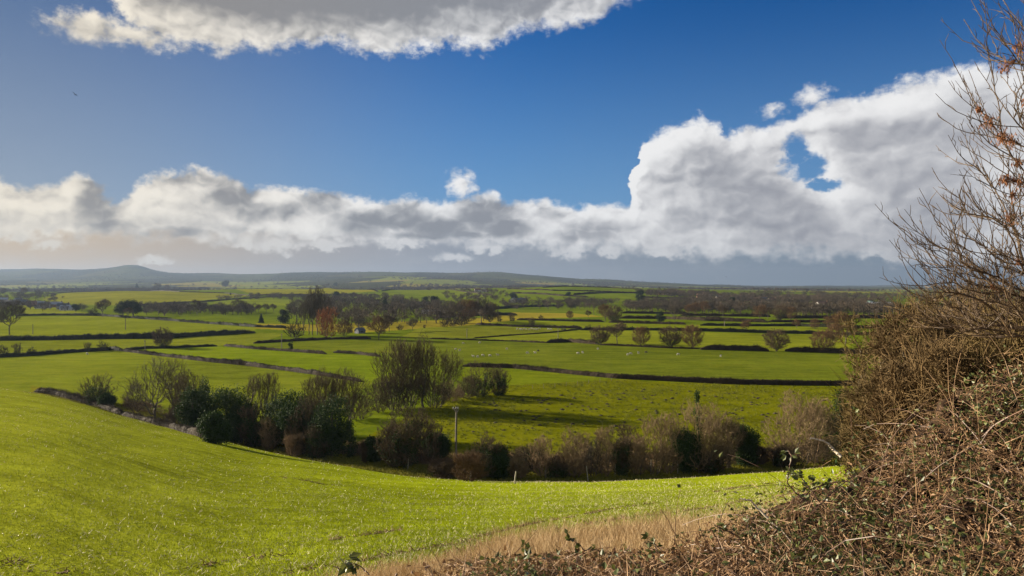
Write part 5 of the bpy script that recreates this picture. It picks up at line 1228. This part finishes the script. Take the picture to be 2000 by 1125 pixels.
cane([(675,1110),(670,1102),(668,1096)], 4.5, .003, 'single dark leaf standing up at the bottom edge', 2, lsize=.075)
cane([(1690,1125),(1694,1075),(1690,1040),(1675,1012),(1655,1008)], 4.0, .0055, 'pale hooked cane bending over in front of the heap', 3)
cane([(1794,1125),(1795,1095),(1796,1075)], 3.4, .0045, 'straight pale stalk at the bottom of the heap', 0, None, True)
cane([(1640,1085),(1620,1055),(1603,1035)], 4.2, .005, 'straight pale stick leaning left across the heap', 0, None, True)
cane([(1930,1060),(1945,1030),(1962,1000),(1974,982)], 4.2, .005, 'long pale stalk leaning right near the right edge', 0, None, True)
cane([(1860,965),(1872,910),(1880,860),(1884,838)], 5.5, .004, 'thin reddish stem standing above the heap', 0, None, True)

# ------------------------------------------------------------------ the bare ash tree leaning in from the right
ASHT = plain('ash_twigs', (.045, .030, .019), (.130, .088, .052), 4.0, rough=.6, spec=.25)
KEYS = plain('ash_keys', (.13, .055, .028), (.30, .145, .075), 9.0, transl=.25, per_island=.6)
def W(px, py, d): return np.array([(px - 1000)/FPX*d, d, (EYE - py)/FPX*d])
d0 = 8.6; rng = np.random.default_rng(404); base = W(2230, 980, d0); base[2] = ground(base[0], base[1])
def EL_(px, py, rx, ry, dd=0.0, rd=1.1):
    c = W(px, py, d0 + dd) - base; k = d0/FPX; return (c[0], c[1], c[2], rx*k, rd, ry*k)
lum = [EL_(2040,60,90,70), EL_(2010,150,75,60), EL_(1990,225,68,55,-.2,.8), EL_(2005,300,85,55,.2), EL_(1995,390,95,60,.3), EL_(1950,470,140,65,-.3), EL_(1915,545,130,42,.2,.9), EL_(1880,565,85,24,0,.7), EL_(2020,580,150,90,0,1.3), EL_(1960,625,170,50,.3), EL_(2230,300,160,380,.4,1.4)]
pts = lump_points(rng, lum + [EL_(1960,560,130,70,.2,.9), EL_(1990,620,140,60,.3,.9)], 1250, .3)
st = [[np.array([0, 0, -.3])] + [W(px_, py_, d0) - base for px_, py_ in ((2225,860),(2210,740),(2190,620),(2180,480),(2165,330),(2150,180),(2140,40),(2140,-100))]]
A, PA, Rd, kids = branch_tree(rng, pts, st, .42, .0044, 2.25, .35)
P0, P1, R0, R1, LL = limbs(rng, A, PA, Rd, .035)
ash = empty('ash_tree', tuple(base)); tag(ash, 'bare ash tree with clusters of brown keys reaching in from the right edge', 'tree')
big = R1 > .03
v, f = tubes(P0[big], P1[big], R0[big], R1[big], 8); mesh_obj('trunk', v, f, BARK, ash, True)
g = Geo(); v, f = tubes(P0[~big], P1[~big], R0[~big], R1[~big], 5); g.add(v, f)
tp = np.nonzero((kids == 0) & (PA >= 0))[0]; cur = A[tp]; d = cur - A[PA[tp]]; d /= np.linalg.norm(d, axis=1, keepdims=True); Lt = rng.uniform(.25, .75, len(tp)); EB = []; ED = []
for i in range(5):
    d = d + np.array([-.03, 0, .16]) + rng.normal(size=d.shape)*.09; d /= np.linalg.norm(d, axis=1, keepdims=True); nx = cur + d*(Lt/5)[:, None]
    v, f = tubes(cur, nx, np.full(len(tp), .0050 - i*.0005), np.full(len(tp), .0045 - i*.0005), 5); g.add(v, f); EB.append(nx); ED.append(d); cur = nx
B, Dr, Lr, _ = twigs_on(rng, A, PA, Rd, .013, 2, .20, .009, .45, .45)
sel = rng.uniform(0, 1, len(tp)*4) < .75; eb = np.concatenate(EB[:4])[sel]; ed = np.concatenate(ED[:4])[sel]; sd_ = ed + rand_dirs(rng, len(ed))*.8 + np.array([0, 0, .3]); sd_ /= np.linalg.norm(sd_, axis=1, keepdims=True)
B = np.r_[B, eb]; Dr = np.r_[Dr, sd_]; Lr = np.r_[Lr, rng.uniform(.05, .22, len(eb))]; n = len(B)
v, f = kinked(B, Dr, Lr, .0085, rng, .4, 4); g.add(v, f); q = B + Dr*(Lr*.5)[:, None]
k = rng.choice(n, 1200); bd = rand_dirs(rng, 1200)*.6 + Dr[k]; bd /= np.linalg.norm(bd, axis=1, keepdims=True); v, f = slivers(q[k], bd, rng.uniform(.02, .05, 1200), .011, rng); g.add(v, f)
g.build('crown', ASHT, ash)
spots = [(1983,96,9),(1940,145,8),(1935,268,12),(1945,248,11),(1930,190,4),(1952,296,8),(1932,300,6),(1990,160,7),(1970,350,9),(1935,345,8),(1945,370,7),(1988,405,12),(1992,330,7),(1968,208,6),(1925,340,5),(1995,250,9),(1950,550,4),(1990,520,6),(1900,212,3),(1996,460,7)]
for (px, py, sz) in spots:
    c = W(px, py, d0) - base; i = int(np.linalg.norm(A - c, axis=1).argmin()); c = c*.5 + A[i]*.5 if np.linalg.norm(A[i] - c) > .25 else A[i]
    n = 14 + sz*5; P = c + rng.normal(size=(n, 3))*np.array([.028, .028, .034])*(sz/8); D = rand_dirs(rng, n)*.6 + np.array([0, 0, -1.0]); D /= np.linalg.norm(D, axis=1, keepdims=True)
    g = Geo(); v, f = leaf_quads(P, D, perp(rng, D), .045, .014, .15); g.add(v, f); s_ = P - np.array([0, 0, -.0]); v, f = tubes(np.repeat(A[i][None], n, 0), P, np.full(n, .0012), np.full(n, .0010), 3); g.add(v, f)
    g.build('key_cluster', KEYS, ash)

# ------------------------------------------------------------------ the thorn thicket behind the brambles
def thorn(px, py, hpx, wpx, d, label, twig, n=1500, per=6, seed=1, lumps=9, ivy=0, tip=.0075, tl=.42, tw=.011):
    x = (px - 1000)/FPX*d; z = ground(x, d); top = (EYE - (py - hpx))/FPX*d; Hm = top - z
    make_tree(f'thorn{seed}', 'thorn_bush', 500 + seed, Hm, wpx/FPX*d, n=n, low=.06, fork=.12, stems=6, per=per, tl=tl*.8, tw=tw, tip=tip, twig=twig, bark=THORNB, kink=True, up=.22, thick=.0165, bf=.4, down=.6, curl=1.0, bias=(-.25, -.1, .0), ivy=ivy, ivy_h=.6, ivy_size=.09, nl=lumps, D=min(4.5, wpx/FPX*d))
    return put(f'thorn{seed}', (x, d, z), Hm, label, 'bush', None, 0.0)
THORNB = plain('sunlit_thorn_bark', (.10, .082, .055), (.26, .215, .150), 2.0)  # bark colour lightened so the thicket's larger limbs look sunlit
RUST = plain('rusty_thorn_twigs', (.058, .038, .016), (.150, .098, .042), 1.4)
OLIVE = plain('olive_thorn_twigs', (.060, .042, .015), (.150, .104, .038), 1.4)
thorn(1905, 800, 240, 360, 14.0, 'rust-brown thorn bush behind the brambles, topped by the ash twigs', RUST, 3000, 11, 1)
thorn(1790, 830, 255, 250, 18.0, 'olive-brown thorn bush left of the rust-brown one', OLIVE, 1700, 8, 2, tw=.014, tip=.009)
thorn(1718, 850, 230, 160, 23.0, 'outermost thorn bush at the left edge of the thicket', OLIVE, 1000, 7, 3, tw=.016, tip=.009)
thorn(2000, 800, 215, 290, 11.0, 'dark thorn bush at the right edge under the ash', OLIVE, 2400, 9, 4, ivy=110)
thorn(1850, 880, 215, 260, 11.5, 'lower leafy thorn bush rising straight out of the brambles', RUST, 2000, 9, 5, ivy=160)
thorn(1745, 900, 190, 150, 15.0, 'leafy dark thorn at the left foot of the thicket', OLIVE, 1300, 9, 6, ivy=150)

# ------------------------------------------------------------------ birds
BIRD = plain('dark_feathers', (.012, .012, .013), (.03, .03, .032), 3.0)
def bird(px, py, d, span, label, rz):
    p = W(px, py, d); g = Geo(); s = span/2
    v, f = tubes([(0, -.22*s, 0), (0, .0, 0), (0, .25*s, 0)], [(0, .0, 0), (0, .25*s, 0), (0, .5*s, -.02*s)], [.03*s, .10*s, .10*s], [.10*s, .10*s, .02*s], 8); g.add(v, f)
    for q in (-1, 1):
        g.add([(0, .2*s, .02*s), (0, -.06*s, .02*s), (q*.55*s, -.02*s, .22*s), (q*.5*s, .24*s, .24*s), (q*s, -.12*s, .10*s), (q*.9*s, .02*s, .14*s)], [(0, 1, 2, 3), (3, 2, 4, 5)])
    g.add([(0, -.2*s, 0), (-.14*s, -.5*s, 0), (.14*s, -.5*s, 0)], [(0, 1, 2)])
    o = g.build('bird', BIRD, None, False, tuple(p)); o.rotation_euler = (1.0, .45, rz); return tag(o, label, 'bird')
bird(147, 185, 95, .85, 'dark bird flying alone in the sky at upper left', 1.2); bird(1418, 541, 300, .8, 'tiny distant bird just above the right horizon', .4)

# ------------------------------------------------------------------ the damp winter air
g = Geo(); g.box((0, 5400, 85), (24000, 14800, 380))
haze = g.build('haze', None); tag(haze, kind='stuff')
m = bpy.data.materials.new('damp_air'); m.use_nodes = True; m.node_tree.nodes.clear()
o = m.node_tree.nodes.new('ShaderNodeOutputMaterial'); v = m.node_tree.nodes.new('ShaderNodeVolumePrincipled')
v.inputs['Color'].default_value = (0.205, 0.275, 0.40, 1); v.inputs['Density'].default_value = 6.5e-5; v.inputs['Anisotropy'].default_value = 0.3
m.node_tree.links.new(v.outputs[0], o.inputs['Volume']); haze.data.materials.append(m)

# ------------------------------------------------------------------ kinds that were never stood anywhere
for key, (root, h_, used) in PROTO.items():
    if not used:
        for ch in list(root.children): bpy.data.objects.remove(ch)
        bpy.data.objects.remove(root)
for k in range(3):
    if not _used[k]: bpy.data.objects.remove(_sh[k])
